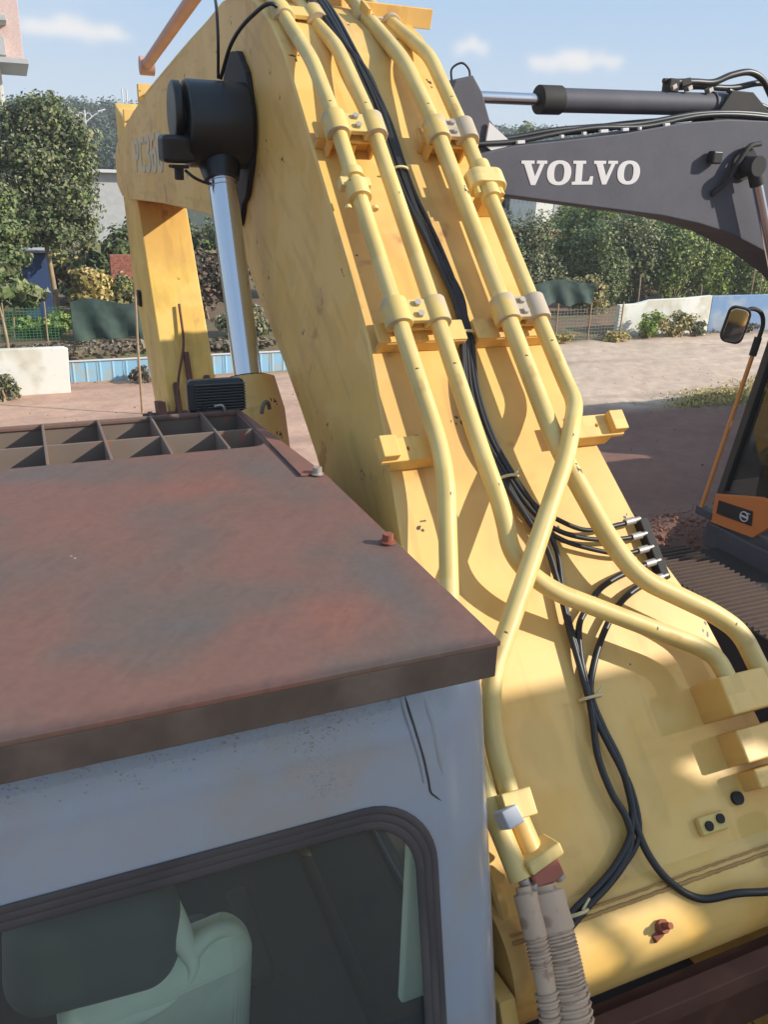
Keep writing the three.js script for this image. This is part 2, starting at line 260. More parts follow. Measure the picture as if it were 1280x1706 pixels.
{
  const axis = (a, b, step, lo, hi) => { const l = []; let v = a; while (v > lo) { l.unshift(v); v -= Math.max(step, (a - v) * 0.14 + step); } l.unshift(lo); v = a; const m = []; while (v < b) { m.push(v); v += step; } const r = []; v = b; while (v < hi) { r.push(v); v += Math.max(step, (v - b) * 0.14 + step); } r.push(hi); return [...new Set([...l, ...m, ...r])].sort((p, q) => p - q); };
  const xs = axis(-2, 24, 0.14, -420, 420), zs = axis(-24, -3, 0.14, -420, 120), pos = [], col = [], uv = [], idx = [];
  const road = [0.64, 0.50, 0.385], red = [0.24, 0.125, 0.09], pink = [0.56, 0.36, 0.265], soil = [0.20, 0.13, 0.085], grass = [0.17, 0.15, 0.07], wood = [0.05, 0.07, 0.035];
  for (const z of zs) for (const x of xs) {
    pos.push(x, groundY(x, z), z); uv.push(x / 1.7, z / 1.7);
    const n = fbm(x * 0.6, z * 0.6, 3, 5), k = fbm(x * 2.7, z * 2.7, 5, 4), edge = (n - 0.5) * 3;
    let c = red;
    const re = -9.0 - 3.4 * sstep(4, 8, x), onRoad = sstep(re, re - 1.2, z + edge * 0.6);
    c = mix3(c, mix3(pink, road, sstep(3, 9, x + edge)), onRoad);
    c = mix3(c, red, sstep(0.55, 0.75, k) * 0.35 * onRoad);
    const rut = sstep(0.45, 0.7, fbm(x * 0.22 + 3, z * 2.6, 12, 4)); c = mix3(c, c.map(q => q * 1.16), rut * onRoad); c = mix3(c, red, sstep(0.6, 0.75, fbm(x * 0.3, z * 1.9, 15, 4)) * 0.3 * onRoad);
    const verge = sstep(-17.4 - sstep(7, 14, x) * 1.5, -18.2 - sstep(7, 14, x) * 1.8, z + edge * 0.2); c = mix3(c, mix3(soil, grass, sstep(0.4, 0.6, k)), verge);
    const gp = clamp(1 - Math.hypot((x - 14.2) / 3.0, (z + 12.9) / 1.0) + (k - 0.5) * 1.4); c = mix3(c, mix3(grass, [0.36, 0.29, 0.17], k), sstep(0.05, 0.5, gp));
    c = mix3(c, [0.3, 0.165, 0.105], sstep(-20.6, -21.4, z) * (1 - sstep(-36, -40, z)) * sstep(10, 12, x) * sstep(0.4, 0.55, n));
    c = mix3(c, wood, sstep(-40, -60, z));
    const m = 0.82 + 0.36 * k; col.push(c[0] * m, c[1] * m, c[2] * m);
  }
  const w = xs.length; for (let j = 0; j < zs.length - 1; j++) for (let i = 0; i < w - 1; i++) { const a = j * w + i, b = a + 1, c = a + w, d = c + 1; idx.push(a, c, b, b, c, d); }
  const g = new THREE.BufferGeometry(); g.setAttribute('position', new THREE.Float32BufferAttribute(pos, 3)); g.setAttribute('color', new THREE.Float32BufferAttribute(col, 3)); g.setAttribute('uv', new THREE.Float32BufferAttribute(uv, 2)); g.setIndex(idx); g.computeVertexNormals();
  const detail = tex(512, 512, (u, v) => { const n = tfbm(u, v, 10, 200, 5), k = tfbm(u, v, 60, 201, 2), q = 226 + 28 * n + 16 * (k - 0.5); return [q, q * 0.98, q * 0.96]; });
  const bump = grey(512, 512, (u, v) => tfbm(u, v, 14, 205, 5));
  const m = new THREE.MeshStandardMaterial({ vertexColors: true, map: detail, bumpMap: bump, bumpScale: 0.008, roughness: 0.97 });
  single('ground', g, m, 'reddish dirt yard with a pale packed road across it', null, [0, 0, 0], null, 'structure');
}

// ------------------------------------------------------------------ the yellow excavator (boom, arm, cylinder, cab, roof guard)
const ex = thing('excavator', 'yellow excavator with rusty steel guard over its grey cab and pipes along its boom', 'excavator', [1.1, 0, -0.6]);
const S2 = Math.SQRT1_2;
const onTop = (x, z, h = 0) => V(x, 1.276 - z + h * S2, z + h * S2);         // a point h above the boom's sloping top plate
const TILT = Math.PI / 4;
// boom weldment -------------------------------------------------
const st = [ // topZ topY botZ botY left right
  [-1.12, 2.396, -1.36, 2.15, 0.815, 1.745], [-1.35, 2.626, -1.45, 2.22, 0.815, 1.72], [-1.56, 2.836, -1.6, 2.34, 0.82, 1.68], [-1.7, 2.976, -1.75, 2.44, 0.825, 1.612], [-1.8, 3.076, -1.95, 2.555, 0.832, 1.578], [-2.0, 3.276, -2.3, 2.765, 0.868, 1.54], [-2.25, 3.526, -2.73, 3.03, 0.905, 1.512], [-2.45, 3.726, -2.95, 3.165, 0.91, 1.51], [-2.7, 3.976, -3.14, 3.283, 0.91, 1.51], [-2.95, 4.226, -3.3, 3.372, 0.91, 1.51], [-3.1, 4.372, -3.43, 3.444, 0.91, 1.51], [-3.25, 4.475, -3.56, 3.52, 0.91, 1.51], [-3.45, 4.57, -3.7, 3.615, 0.91, 1.51], [-3.7, 4.632, -3.84, 3.725, 0.91, 1.51], [-4.0, 4.65, -4.1, 3.768, 0.91, 1.51],
  [-4.5, 4.61, -4.5, 3.784, 0.91, 1.51], [-5.0, 4.565, -5.0, 3.79, 0.91, 1.51], [-6.0, 4.495, -6.0, 3.795, 0.91, 1.51], [-7.08, 4.412, -7.0, 3.785, 0.91, 1.51], [-7.77, 4.317, -7.8, 3.772, 0.91, 1.51], [-8.3, 4.235, -8.25, 3.79, 0.91, 1.51], [-8.55, 4.13, -8.55, 3.88, 0.91, 1.51]];
function strips(st, c) {
  const ring = s => { const [tz, ty, bz, by, l, r] = s, d = Math.hypot(ty - by, tz - bz), k = c / d, ty2 = mix(ty, by, k), tz2 = mix(tz, bz, k), by2 = mix(by, ty, k), bz2 = mix(bz, tz, k); return [V(l + c, ty, tz), V(r - c, ty, tz), V(r, ty2, tz2), V(r, by2, bz2), V(r - c, by, bz), V(l + c, by, bz), V(l, by2, bz2), V(l, ty2, tz2)]; };
  const rs = st.map(ring), geos = [];
  for (let f = 0; f < 8; f++) {
    const pos = [], uv = [], idx = []; let len = 0;
    rs.forEach((r, i) => { const a = r[f], b = r[(f + 1) % 8]; if (i) len += rs[i - 1][0].distanceTo(r[0]); pos.push(a.x, a.y, a.z, b.x, b.y, b.z); const w = a.distanceTo(b); uv.push(f * 0.31, len, f * 0.31 + w, len); if (i) { const q = (i - 1) * 2; idx.push(q, q + 1, q + 2, q + 1, q + 3, q + 2); } });
    const g = new THREE.BufferGeometry(); g.setAttribute('position', new THREE.Float32BufferAttribute(pos, 3)); g.setAttribute('uv', new THREE.Float32BufferAttribute(uv, 2)); g.setIndex(idx); g.computeVertexNormals(); geos.push(g);
  }
  for (const e of [0, rs.length - 1]) { const r = rs[e], pos = [], uv = [], idx = []; r.forEach(p => { pos.push(p.x, p.y, p.z); uv.push(p.x, p.y); }); for (let k = 1; k < 7; k++) e ? idx.push(0, k, k + 1) : idx.push(0, k + 1, k); const g = new THREE.BufferGeometry(); g.setAttribute('position', new THREE.Float32BufferAttribute(pos, 3)); g.setAttribute('uv', new THREE.Float32BufferAttribute(uv, 2)); g.setIndex(idx); g.computeVertexNormals(); geos.push(g); }
  return merge(geos);
}
SIZED = true;
const boom = part(ex, 'boom', strips(st, 0.007), M.yellow);
// weld bead along the plate edges and the tube at the boom's foot
part(boom, 'foot_tube', cyl(V(0.8, 2.282, -1.205), V(1.76, 2.282, -1.205), 0.158, 40), M.yellow);
{
  const w = [], r = mulberry(3); for (let i = 0; i <= 120; i++) w.push(V(0.82 + i * 0.0077, 2.409 + (r() - 0.5) * 0.0015, -1.112 + (r() - 0.5) * 0.0015));
  part(boom, 'weld_bead', sweep(w, () => 0.0045 + r() * 0.001, 8), M.weld);
  const w2 = w.map(p => V(p.x, p.y - 0.024, p.z + 0.013)); part(boom, 'weld_bead', sweep(w2, () => 0.003 + r() * 0.001, 8), M.weld);
  const w3 = w.map(p => V(p.x, p.y + 0.012, p.z - 0.011)); part(boom, 'weld_bead', sweep(w3, () => 0.0025 + r() * 0.001, 8), M.weld);
}
part(boom, 'foot_plate', merge([cbox(1.28, 2.1, -1.045, 1.1, 0.06, 0.05), cbox(1.28, 1.95, -1.1, 1.06, 0.28, 0.04)]), M.deck);
// wrapping plate on the left side round the cylinder pin
{
  const d = []; for (let i = 0; i < 44; i++) { const a = i / 44 * Math.PI * 2, k = 1 + 0.03 * Math.sin(3 * a + 1) + 0.02 * Math.sin(11 * a) + (a > 3.8 && a < 5.0 ? 0.28 * Math.sin((a - 3.8) / 1.2 * Math.PI) : 0); d.push([3.72 - Math.cos(a) * 0.25 * k, 4.14 + Math.sin(a) * 0.3 * k]); }
  const g = plate(d, 0.024, 0.006); g.rotateY(-Math.PI / 2); // x->z, z->-x
  g.translate(0, 0, 0); const p = g.attributes.position; for (let i = 0; i < p.count; i++) p.setZ(i, -Math.abs(p.getZ(i)));
  g.translate(0.9095, 0, 0); boxUV(g); g.computeVertexNormals();
  part(boom, 'pin_boss', g, M.grease, 'black greasy round boss on the boom side');
}
// faded model lettering on the boom side
const fontB = await new FontLoader().loadAsync('fonts/droid/droid_sans_bold.typeface.json');
const fontS = await new FontLoader().loadAsync('fonts/droid/droid_serif_bold.typeface.json');
{
  const g = new TextGeometry('PC360', { font: fontB, size: 0.3, depth: 0.003, curveSegments: 4 }); g.computeBoundingBox(); const w = g.boundingBox.max.x - g.boundingBox.min.x;
  g.scale(1.34 / w, 0.8, 1); g.rotateY(-Math.PI / 2); g.translate(0.9085, 3.985, -7.18); boxUV(g);
  part(boom, 'lettering', g, M.fadedLetter, 'faded pale letters on the boom side');
}
// hydraulic pipes ------------------------------------------------
const PR = 0.0245;
const P1 = vs([[0.965, 4.75, -3.85], [0.965, 4.6, -3.46], [0.965, 4.487, -3.247], [0.965, 4.326, -2.945], [0.965, 4.161, -2.745], [0.97, 3.53, -2.113], [0.974, 3.31, -1.893], [0.96, 3.23, -1.815], [0.885, 3.048, -1.63], [0.825, 2.9, -1.482], [0.815, 2.72, -1.31], [0.838, 2.565, -1.135]]);
const P2 = vs([[1.09, 4.78, -3.85], [1.09, 4.66, -3.62], [1.09, 4.509, -3.325], [1.09, 4.376, -3.033], [1.09, 4.156, -2.745], [1.09, 3.6, -2.183], [1.09, 3.29, -1.873], [1.095, 3.16, -1.742], [1.075, 3.068, -1.65], [1.15, 2.998, -1.58], [1.534, 2.84, -1.423], [1.576, 2.812, -1.396], [1.588, 2.74, -1.322]]);
const P3 = vs([[1.315, 4.8, -3.85], [1.315, 4.7, -3.65], [1.315, 4.531, -3.339], [1.315, 4.349, -2.979], [1.315, 4.142, -2.726], [1.325, 3.56, -2.143], [1.33, 3.278, -1.861], [1.384, 3.07, -1.652], [1.43, 2.99, -1.573], [1.62, 2.897, -1.479], [1.685, 2.85, -1.432], [1.698, 2.74, -1.322]]);
const P4 = vs([[1.42, 4.8, -3.9], [1.42, 4.648, -3.641], [1.42, 4.475, -3.235], [1.42, 4.379, -3.002], [1.42, 4.148, -2.736], [1.43, 3.6, -2.183], [1.438, 3.42, -2.003]]);
// the crossing pipe lifts over its neighbour after the kink
P4.push(onTop(1.418, -2.015, 0.132), onTop(1.3, -1.89, 0.165), onTop(1.066, -1.675, 0.16), onTop(0.89, -1.51, 0.14), onTop(0.868, -1.42, 0.115), onTop(0.87, -1.3, 0.105));
[[P1, 0.07], [P2, 0.075], [P3, 0.09], [P4, 0.06]].forEach(([p, r], i) => part(boom, 'hydraulic_pipe', sweep(fillet(p, r, 9), i === 2 ? 0.027 : PR, 18), M.pipe));
// clamps: a strap over each pair, on a crossbar --------------------
const boltHead = new THREE.CylinderGeometry(0.0105, 0.0105, 0.012, 6); boxUV(boltHead);
const washer = new THREE.CylinderGeometry(0.016, 0.016, 0.004, 16);
const slope = rotX(TILT);
function onSlope(g, x, z, h) { g.applyMatrix4(slope); const p = onTop(x, z, h); g.translate(p.x, p.y, p.z); return g; }
const lb = (sx, sy, sz, x = 0, y = 0, z = 0, b = 0.004) => { const g = new RoundedBoxGeometry(sx, sy, sz, 1, Math.min(b, sx * 0.45, sy * 0.45, sz * 0.45)); g.translate(x, y, z); return boxUV(g); };
function halfClamp(x, r = 0.036, len = 0.075) { const s = new THREE.Shape(); s.absarc(0, 0, r, 0, Math.PI, false); s.lineTo(-r, -0.012); s.lineTo(r, -0.012); const g = new THREE.ExtrudeGeometry(s, { depth: len, bevelEnabled: true, bevelSize: 0.003, bevelThickness: 0.003, bevelSegments: 2, curveSegments: 14 }); g.translate(x, 0.1, -len / 2); return boxUV(g); }
function clampPair(xa, xb, z, mat) {
  const mid = (xa + xb) / 2;
  part(boom, 'pipe_clamp', onSlope(merge([halfClamp(xa), halfClamp(xb), lb(xb - xa - 0.05, 0.018, 0.075, mid, 0.112, 0)]), 0, z, 0), mat);
  part(boom, 'clamp_base', onSlope(merge([lb(xb - xa + 0.06, 0.012, 0.07, mid, 0.071, 0), lb(0.012, 0.065, 0.06, xa - 0.012, 0.0325, 0), lb(0.012, 0.065, 0.06, xb + 0.012, 0.0325, 0), lb(0.03, 0.05, 0.03, mid, 0.03, 0.012)]), 0, z, 0), M.yellow);
  for (const dz of [-0.019, 0.019]) { const p = onTop(mid, z, 0.126), q = V(p.x, p.y - dz * S2, p.z + dz * S2); piece(boom, 'bolt', boltHead, M.steel, q, [TILT, 0.4, 0]); }
}
clampPair(0.963, 1.089, -2.77, M.worn); clampPair(1.315, 1.42, -2.77, M.worn);
clampPair(0.968, 1.09, -2.262, M.worn); clampPair(1.324, 1.428, -2.262, M.worn);
// crossbars under the clamps
function crossbar(x0, x1, z, h, thick = 0.014) {
  part(boom, 'crossbar', onSlope(merge([lb(x1 - x0, thick, 0.07, (x0 + x1) / 2, h, 0), lb(x1 - x0 - 0.004, h, thick, (x0 + x1) / 2, h / 2, 0.03)]), 0, z, 0), M.yellow);
}
crossbar(0.915, 1.2, -2.245, 0.045); crossbar(1.235, 1.5, -2.245, 0.045);
crossbar(0.915, 1.14, -2.8, 0.04); crossbar(1.28, 1.5, -2.8, 0.04);
// low brackets with two holes each, bent plate
function lowBracket(x0, x1, z, flip) {
  const w = x1 - x0, a = flip ? x1 : x0, s = flip ? -1 : 1;
  const hole = new THREE.Shape(); hole.moveTo(0, -0.034); hole.lineTo(w, -0.034); hole.lineTo(w, 0.034); hole.lineTo(0, 0.034); hole.closePath();
  for (const hx of [0.035, 0.085]) { const p = new THREE.Path(); p.absellipse(flip ? w - hx : hx, 0, 0.006, 0.008, 0, Math.PI * 2); hole.holes.push(p); }
  const g = new THREE.ExtrudeGeometry(hole, { depth: 0.012, bevelEnabled: true, bevelSize: 0.002, bevelThickness: 0.002, bevelSegments: 1, curveSegments: 10 });
  g.rotateX(-Math.PI / 2); g.translate(x0, 0.05, 0); boxUV(g);
  part(boom, 'bracket', onSlope(merge([g, lb(w * 0.8, 0.05, 0.012, a + s * w * 0.56, 0.025, 0.028)]), 0, z, 0), M.yellow);
  part(boom, 'bracket_end_block', onSlope(lb(0.05, 0.03, 0.064, a + s * 0.022, 0.078, 0), 0, z, 0), M.yellow);
}
lowBracket(0.815, 0.998, -1.975, false); lowBracket(1.42, 1.6, -1.985, true);
// flange joints
{
  const g1 = [cyl(onTop(0.966, -2.56, 0.1), onTop(0.966, -2.6, 0.1), 0.037, 20), cyl(onTop(0.966, -2.615, 0.1), onTop(0.966, -2.635, 0.1), 0.034, 20)];
  const j = part(boom, 'flange_joint', merge(g1), M.pipe);
  for (const dx of [-0.043, 0.043]) { piece(boom, 'bolt', boltHead, M.pipe, onTop(0.966 + dx, -2.54, 0.095), [-TILT, 0, 0]); part(boom, 'flange_ear', onSlope(lb(0.03, 0.034, 0.034, 0.966 + dx * 0.8, 0.095, 0), 0, -2.605, 0), M.pipe); }
  const oval = (w, h, d) => { const s = new THREE.Shape(); const k = w - h; s.moveTo(-k, -h); s.lineTo(k, -h); s.absarc(k, 0, h, -Math.PI / 2, Math.PI / 2, false); s.lineTo(-k, h); s.absarc(-k, 0, h, Math.PI / 2, Math.PI * 1.5, false); const g = new THREE.ExtrudeGeometry(s, { depth: d, bevelEnabled: true, bevelSize: 0.004, bevelThickness: 0.004, bevelSegments: 2, curveSegments: 14 }); g.translate(0, 0, -d / 2); return boxUV(g); };
  const blk = oval(0.064, 0.036, 0.05); blk.translate(1.425, 0.1, 0);
  const k = part(boom, 'flange_joint', merge([onSlope(blk, 0, -2.62, 0), cyl(onTop(1.425, -2.57, 0.1), onTop(1.425, -2.67, 0.1), 0.034, 22)]), M.pipe);
  const bolt2 = new THREE.CylinderGeometry(0.014, 0.014, 0.03, 6); boxUV(bolt2);
  for (const dx of [-0.045, 0.045]) piece(boom, 'bolt', bolt2, M.worn, onTop(1.425 + dx * 0.9, -2.592, 0.1), [-TILT, 0, 0]);
  part(boom, 'flange_gusset', onSlope(lb(0.075, 0.085, 0.05, 1.45, 0.042, 0), 0, -2.6, 0), M.yellow);
}
// clamps near the top bend
function topClamp(xa, xb, y, z, a) {
  const r = rotX(a), mk = g => { g.applyMatrix4(r); g.translate(0, y, z); return g; }, hc = x => { const g = halfClamp(x); g.translate(0, -0.1, 0); return g; };
  const mid = (xa + xb) / 2;
  part(boom, 'pipe_clamp', mk(merge([hc(xa), hc(xb), lb(xb - xa - 0.05, 0.018, 0.075, mid, 0.012, 0)])), M.worn);
  part(boom, 'clamp_base', mk(merge([lb(xb - xa + 0.06, 0.014, 0.07, mid, -0.03, 0), lb(0.05, 0.1, 0.02, mid, -0.075, 0)])), M.yellow);
}
topClamp(0.965, 1.09, 4.505, -3.29, 0.52);
topClamp(1.315, 1.42, 4.54, -3.39, 0.5);
part(boom, 'bracket', merge([cbox(1.44, 4.555, -3.36, 0.3, 0.07, 0.014, 0.003, rotX(0.3)), cbox(1.3, 4.5, -3.36, 0.014, 0.17, 0.09, 0.003, rotX(0.5))]), M.yellow);
// control hoses ---------------------------------------------------
const T3 = (...a) => a.map(([x, z]) => onTop(x, z, 0.024));
const rail = (pre, pts, r) => part(boom, 'control_hose', sweep(spline(pre.concat(pts), 140), r, 8), M.cable);
rail(vs([[1.1, 4.72, -3.9], [1.12, 4.6, -3.4]]), T3([1.142, -3.1], [1.188, -3.012], [1.196, -2.815], [1.194, -2.594], [1.223, -2.44], [1.246, -2.341], [1.221, -2.246], [1.181, -2.097], [1.18, -1.99], [1.207, -1.906], [1.249, -1.835], [1.308, -1.797], [1.374, -1.771], [1.449, -1.769], [1.516, -1.772]), 0.007);
rail(vs([[1.16, 4.72, -3.9], [1.16, 4.6, -3.42]]), T3([1.172, -3.06], [1.205, -2.873], [1.204, -2.648], [1.231, -2.474], [1.236, -2.341], [1.214, -2.246], [1.167, -2.098], [1.164, -1.991], [1.193, -1.903], [1.233, -1.824], [1.288, -1.779], [1.373, -1.752], [1.456, -1.742], [1.52, -1.74]), 0.007);
rail(vs([[1.19, 4.72, -3.9], [1.15, 4.6, -3.42]]), T3([1.153, -3.07], [1.179, -2.872], [1.184, -2.648], [1.212, -2.465], [1.226, -2.341], [1.206, -2.247], [1.155, -2.098], [1.15, -1.988], [1.18, -1.904], [1.218, -1.812], [1.288, -1.76], [1.362, -1.733], [1.468, -1.709], [1.524, -1.71]), 0.007);
rail(vs([[1.08, 4.7, -3.8], [1.1, 4.58, -3.38]]), T3([1.134, -3.06], [1.16, -2.871], [1.168, -2.629], [1.195, -2.474], [1.214, -2.325], [1.196, -2.239], [1.141, -2.084], [1.138, -1.979], [1.174, -1.894], [1.21, -1.806], [1.235, -1.752], [1.233, -1.677], [1.22, -1.594], [1.212, -1.513], [1.206, -1.457], [1.207, -1.414], [1.217, -1.369], [1.23, -1.314], [1.223, -1.264], [1.191, -1.219], [1.123, -1.182], [1.05, -1.158], [0.991, -1.142], [0.95, -1.128]), 0.0085);
rail([], T3([1.531, -1.679], [1.478, -1.673], [1.408, -1.662], [1.352, -1.647], [1.302, -1.62], [1.255, -1.59], [1.226, -1.535], [1.211, -1.468], [1.196, -1.415], [1.176, -1.354], [1.18, -1.291], [1.197, -1.243], [1.186, -1.208], [1.108, -1.165], [1.027, -1.14], [0.96, -1.118]), 0.009);
rail([], T3([1.537, -1.647], [1.509, -1.643], [1.445, -1.629], [1.396, -1.611], [1.311, -1.559], [1.252, -1.508], [1.216, -1.462], [1.218, -1.401], [1.232, -1.335], [1.226, -1.274], [1.216, -1.235], [1.221, -1.184], [1.252, -1.134], [1.316, -1.094]).concat(vs([[1.408, 2.395, -1.05], [1.53, 2.375, -1.035], [1.66, 2.38, -1.04]])), 0.0095);
rail(vs([[1.13, 4.72, -3.8], [1.14, 4.6, -3.4]]), T3([1.15, -3.08], [1.19, -2.9], [1.184, -2.62], [1.204, -2.47], [1.235, -2.335], [1.23, -2.24], [1.19, -2.1], [1.19, -1.985], [1.215, -1.9], [1.245, -1.83], [1.262, -1.76], [1.262, -1.73], [1.24, -1.66], [1.226, -1.59], [1.22, -1.52], [1.214, -1.457], [1.212, -1.4], [1.224, -1.345], [1.238, -1.29], [1.215, -1.215], [1.14, -1.175], [1.06, -1.148], [0.975, -1.128]), 0.007);
for (const [x, z] of [[1.519, -1.773], [1.522, -1.74], [1.526, -1.71], [1.532, -1.68], [1.537, -1.647]]) {
  part(boom, 'hose_fitting', merge([cyl(onTop(x - 0.004, z, 0.024), onTop(x + 0.03, z - 0.002, 0.025), 0.011, 12), cyl(onTop(x + 0.03, z - 0.002, 0.025), onTop(x + 0.05, z - 0.004, 0.026), 0.007, 10)]), M.steel);
}
part(boom, 'fitting_block', merge([onSlope(lb(0.03, 0.035, 0.19, 1.578, 0.01, 0), 0, -1.71, 0.004)]), M.blackDull);
for (const [x, z, a] of [[1.178, -2.699, 0.1], [1.21, -2.243, 0.1], [1.19, -1.901, -0.4], [1.21, -1.454, 0.2], [0.985, -1.135, 1.1]]) {
  const g = new THREE.TorusGeometry(0.024, 0.0045, 6, 18); g.rotateZ(a); g.rotateX(0); g.scale(1.25, 0.9, 1); g.translate(0, 0.02, 0); const t = lb(0.034, 0.006, 0.006, 0.03, 0.03, 0.006, 0.002); t.rotateY(0.6);
  part(boom, 'cable_tie', onSlope(merge([g, t]), x, z, 0.004), M.zip);
}
// thin leads from the work lamp up over the boom
part(boom, 'lamp_lead', sweep(spline(vs([[0.8, 4.32, -3.62], [0.79, 4.45, -3.55], [0.8, 4.55, -3.6], [0.84, 4.64, -3.8], [0.9, 4.66, -3.95]]), 40), 0.006, 8), M.cable);
part(boom, 'lamp_lead', sweep(spline(vs([[0.81, 4.32, -3.62], [0.83, 4.43, -3.5], [0.87, 4.5, -3.34], [0.92, 4.53, -3.26], [0.98, 4.5, -3.28]]), 40), 0.0075, 8), M.cable);
// lug, marks and stubs near the boom's foot
part(boom, 'sensor_lug', onSlope(merge([lb(0.085, 0.02, 0.045, 0, 0.01, 0, 0.006)]), 1.438, -1.196, 0), M.worn);
{ const c = new THREE.CylinderGeometry(0.012, 0.012, 0.01, 14); boxUV(c); piece(boom, 'plug', c, M.blackDull, onTop(1.42, -1.194, 0.02), [TILT, 0, 0]); piece(boom, 'plug', c, M.blackDull, onTop(1.46, -1.2, 0.02), [TILT, 0, 0]); }
part(boom, 'grease_nipple', merge([cyl(V(1.195, 2.35, -1.07), V(1.197, 2.37, -1.055), 0.016, 8), cyl(V(1.197, 2.37, -1.055), V(1.2, 2.385, -1.04), 0.008, 8), cbox(1.185, 2.34, -1.06, 0.03, 0.018, 0.02, 0.004, rotE(0.4, 0.3, 0.2))]), M.rustBolt);
part(boom, 'drain_plug', cyl(onTop(1.546, -1.222, 0), onTop(1.546, -1.222, 0.012), 0.017, 12), M.blackDull);
// blocks where the two right-hand pipes end
part(boom, 'pipe_block', onSlope(lb(0.3, 0.14, 0.1, 1.685, 0.055, 0, 0.006), 0, -1.395, 0), M.yellow);
part(boom, 'pipe_block', onSlope(lb(0.22, 0.1, 0.085, 1.67, 0.03, 0, 0.006), 0, -1.305, 0), M.yellow);
part(boom, 'pipe_block', onSlope(lb(0.1, 0.09, 0.05, 1.63, 0.02, 0, 0.006), 0, -1.245, 0), M.yellow);
{ const h = spline(vs([[1.66, 2.52, -1.13], [1.69, 2.45, -1.02], [1.72, 2.3, -0.92], [1.74, 2.05, -0.86]]), 90); part(boom, 'large_hose', sweep(h, (t, l) => 0.03 + 0.003 * Math.sin(l * 900), 14), M.hoseDust); }
// left fittings and the two big hoses
{
  part(boom, 'pipe_stub', cyl(V(0.878, 2.645, -1.235), V(0.893, 2.56, -1.145), 0.027, 18), M.yellow);
  const blk = cbox(0.868, 2.675, -1.235, 0.075, 0.07, 0.06, 0.004, rotX(TILT)); part(boom, 'pipe_end_block', blk, M.pipe);
  part(boom, 'pipe_end_plate', cbox(0.832, 2.682, -1.2, 0.04, 0.075, 0.04, 0.004, rotE(TILT, 0.2, 0.1)), M.letter);
  part(boom, 'flange', cbox(0.895, 2.595, -1.16, 0.09, 0.03, 0.07, 0.006, rotE(-0.4, 0, 0.3)), M.pipe);
  part(boom, 'flange', cbox(0.898, 2.56, -1.145, 0.075, 0.045, 0.06, 0.008, rotE(-0.4, 0, 0.3)), M.redOxide);
  const bh = new THREE.CylinderGeometry(0.013, 0.013, 0.024, 10); boxUV(bh);
  for (const p of [[0.862, 2.548, -1.12], [0.932, 2.552, -1.13], [0.845, 2.56, -1.13]]) piece(boom, 'bolt', bh, M.steel, V(...p), [-0.4, 0, 0.3]);
  const ha = spline(vs([[0.84, 2.555, -1.125], [0.835, 2.49, -1.06], [0.83, 2.42, -1.0], [0.825, 2.3, -0.93], [0.83, 2.1, -0.88], [0.85, 1.8, -0.86]]), 160);
  const hb = spline(vs([[0.89, 2.54, -1.125], [0.886, 2.475, -1.055], [0.878, 2.4, -0.985], [0.868, 2.29, -0.91], [0.87, 2.08, -0.85], [0.89, 1.8, -0.83]]), 160);
  const coilOf = (c, r, wire, pitch, l0, l1) => { const cu = new THREE.CatmullRomCurve3(c), L = cu.getLength(), n = Math.round((l1 - l0) / pitch * 14), p = []; let N = V(1, 0, 0); for (let i = 0; i <= n; i++) { const l = l0 + (l1 - l0) * i / n, q = cu.getPointAt(clamp(l / L)), t = cu.getTangentAt(clamp(l / L)); N.sub(t.clone().multiplyScalar(N.dot(t))).normalize(); const B = t.clone().cross(N), a = i / 14 * Math.PI * 2; p.push(q.addScaledVector(N, Math.cos(a) * r).addScaledVector(B, Math.sin(a) * r)); } return sweep(p, wire, 6); };
  const sleeve = (r0, cuff) => (t, l) => r0 * (l < 0.012 ? 0.8 : l < cuff ? 1.16 : 1) * (1 + 0.02 * Math.sin(l * 90));
  const h1 = part(boom, 'large_hose', sweep(ha, sleeve(0.0225, 0.1), 18), M.hoseDust, 'thinner dusty hose with spiral guard');
  part(boom, 'wire_spiral', coilOf(ha, 0.024, 0.0022, 0.0075, 0.1, 0.16), M.hoseDust); part(boom, 'wire_spiral', coilOf(ha, 0.0255, 0.003, 0.014, 0.2, 0.6), M.hoseDust);
  const h2 = part(boom, 'large_hose', sweep(hb, sleeve(0.036, 0.09), 20), M.hoseDust, 'thick dusty hose with wire spiral');
  part(boom, 'wire_spiral', coilOf(hb, 0.0375, 0.0028, 0.0068, 0.09, 0.2), M.hoseDust); part(boom, 'wire_spiral', coilOf(hb, 0.04, 0.0036, 0.015, 0.2, 0.7), M.hoseDust);
}
// arm cylinder over the boom --------------------------------------
M.rodDust = std({ map: tex(128, 128, (u, v) => { const n = tfbm(u, v, 8, 260, 4); return mix3([176, 136, 122], [200, 164, 150], n); }), roughness: 0.6 });
const acyl = part(ex, 'arm_cylinder', merge([cyl(V(1.21, 5.06, -5.3), V(1.21, 4.98, -3.95), 0.1, 28), cyl(V(1.21, 5.06, -5.2), V(1.21, 5.07, -5.42), 0.115, 28), cyl(V(1.13, 4.97, -3.85), V(1.29, 4.97, -3.85), 0.1, 20)]), M.blackDull);
part(acyl, 'cylinder_rod', cyl(V(1.21, 5.07, -5.4), V(1.21, 4.86, -8.25), 0.045, 20), M.rodDust);
part(acyl, 'rod_eye', merge([cyl(V(1.15, 4.85, -8.28), V(1.27, 4.85, -8.28), 0.075, 18)]), M.rodDust);
part(boom, 'cylinder_bracket', merge([1.1, 1.32].map(x => profX([[-3.6, 4.6], [-4.2, 4.63], [-3.98, 5.07], [-3.76, 5.06]], x - 0.015, x + 0.015))), M.yellow);
part(boom, 'top_pipe', sweep(fillet(vs([[0.99, 4.68, -4.1], [0.99, 4.62, -5.2], [0.99, 4.5, -6.9], [0.99, 4.36, -8.0]]), 0.3), 0.022, 12), M.pipe);
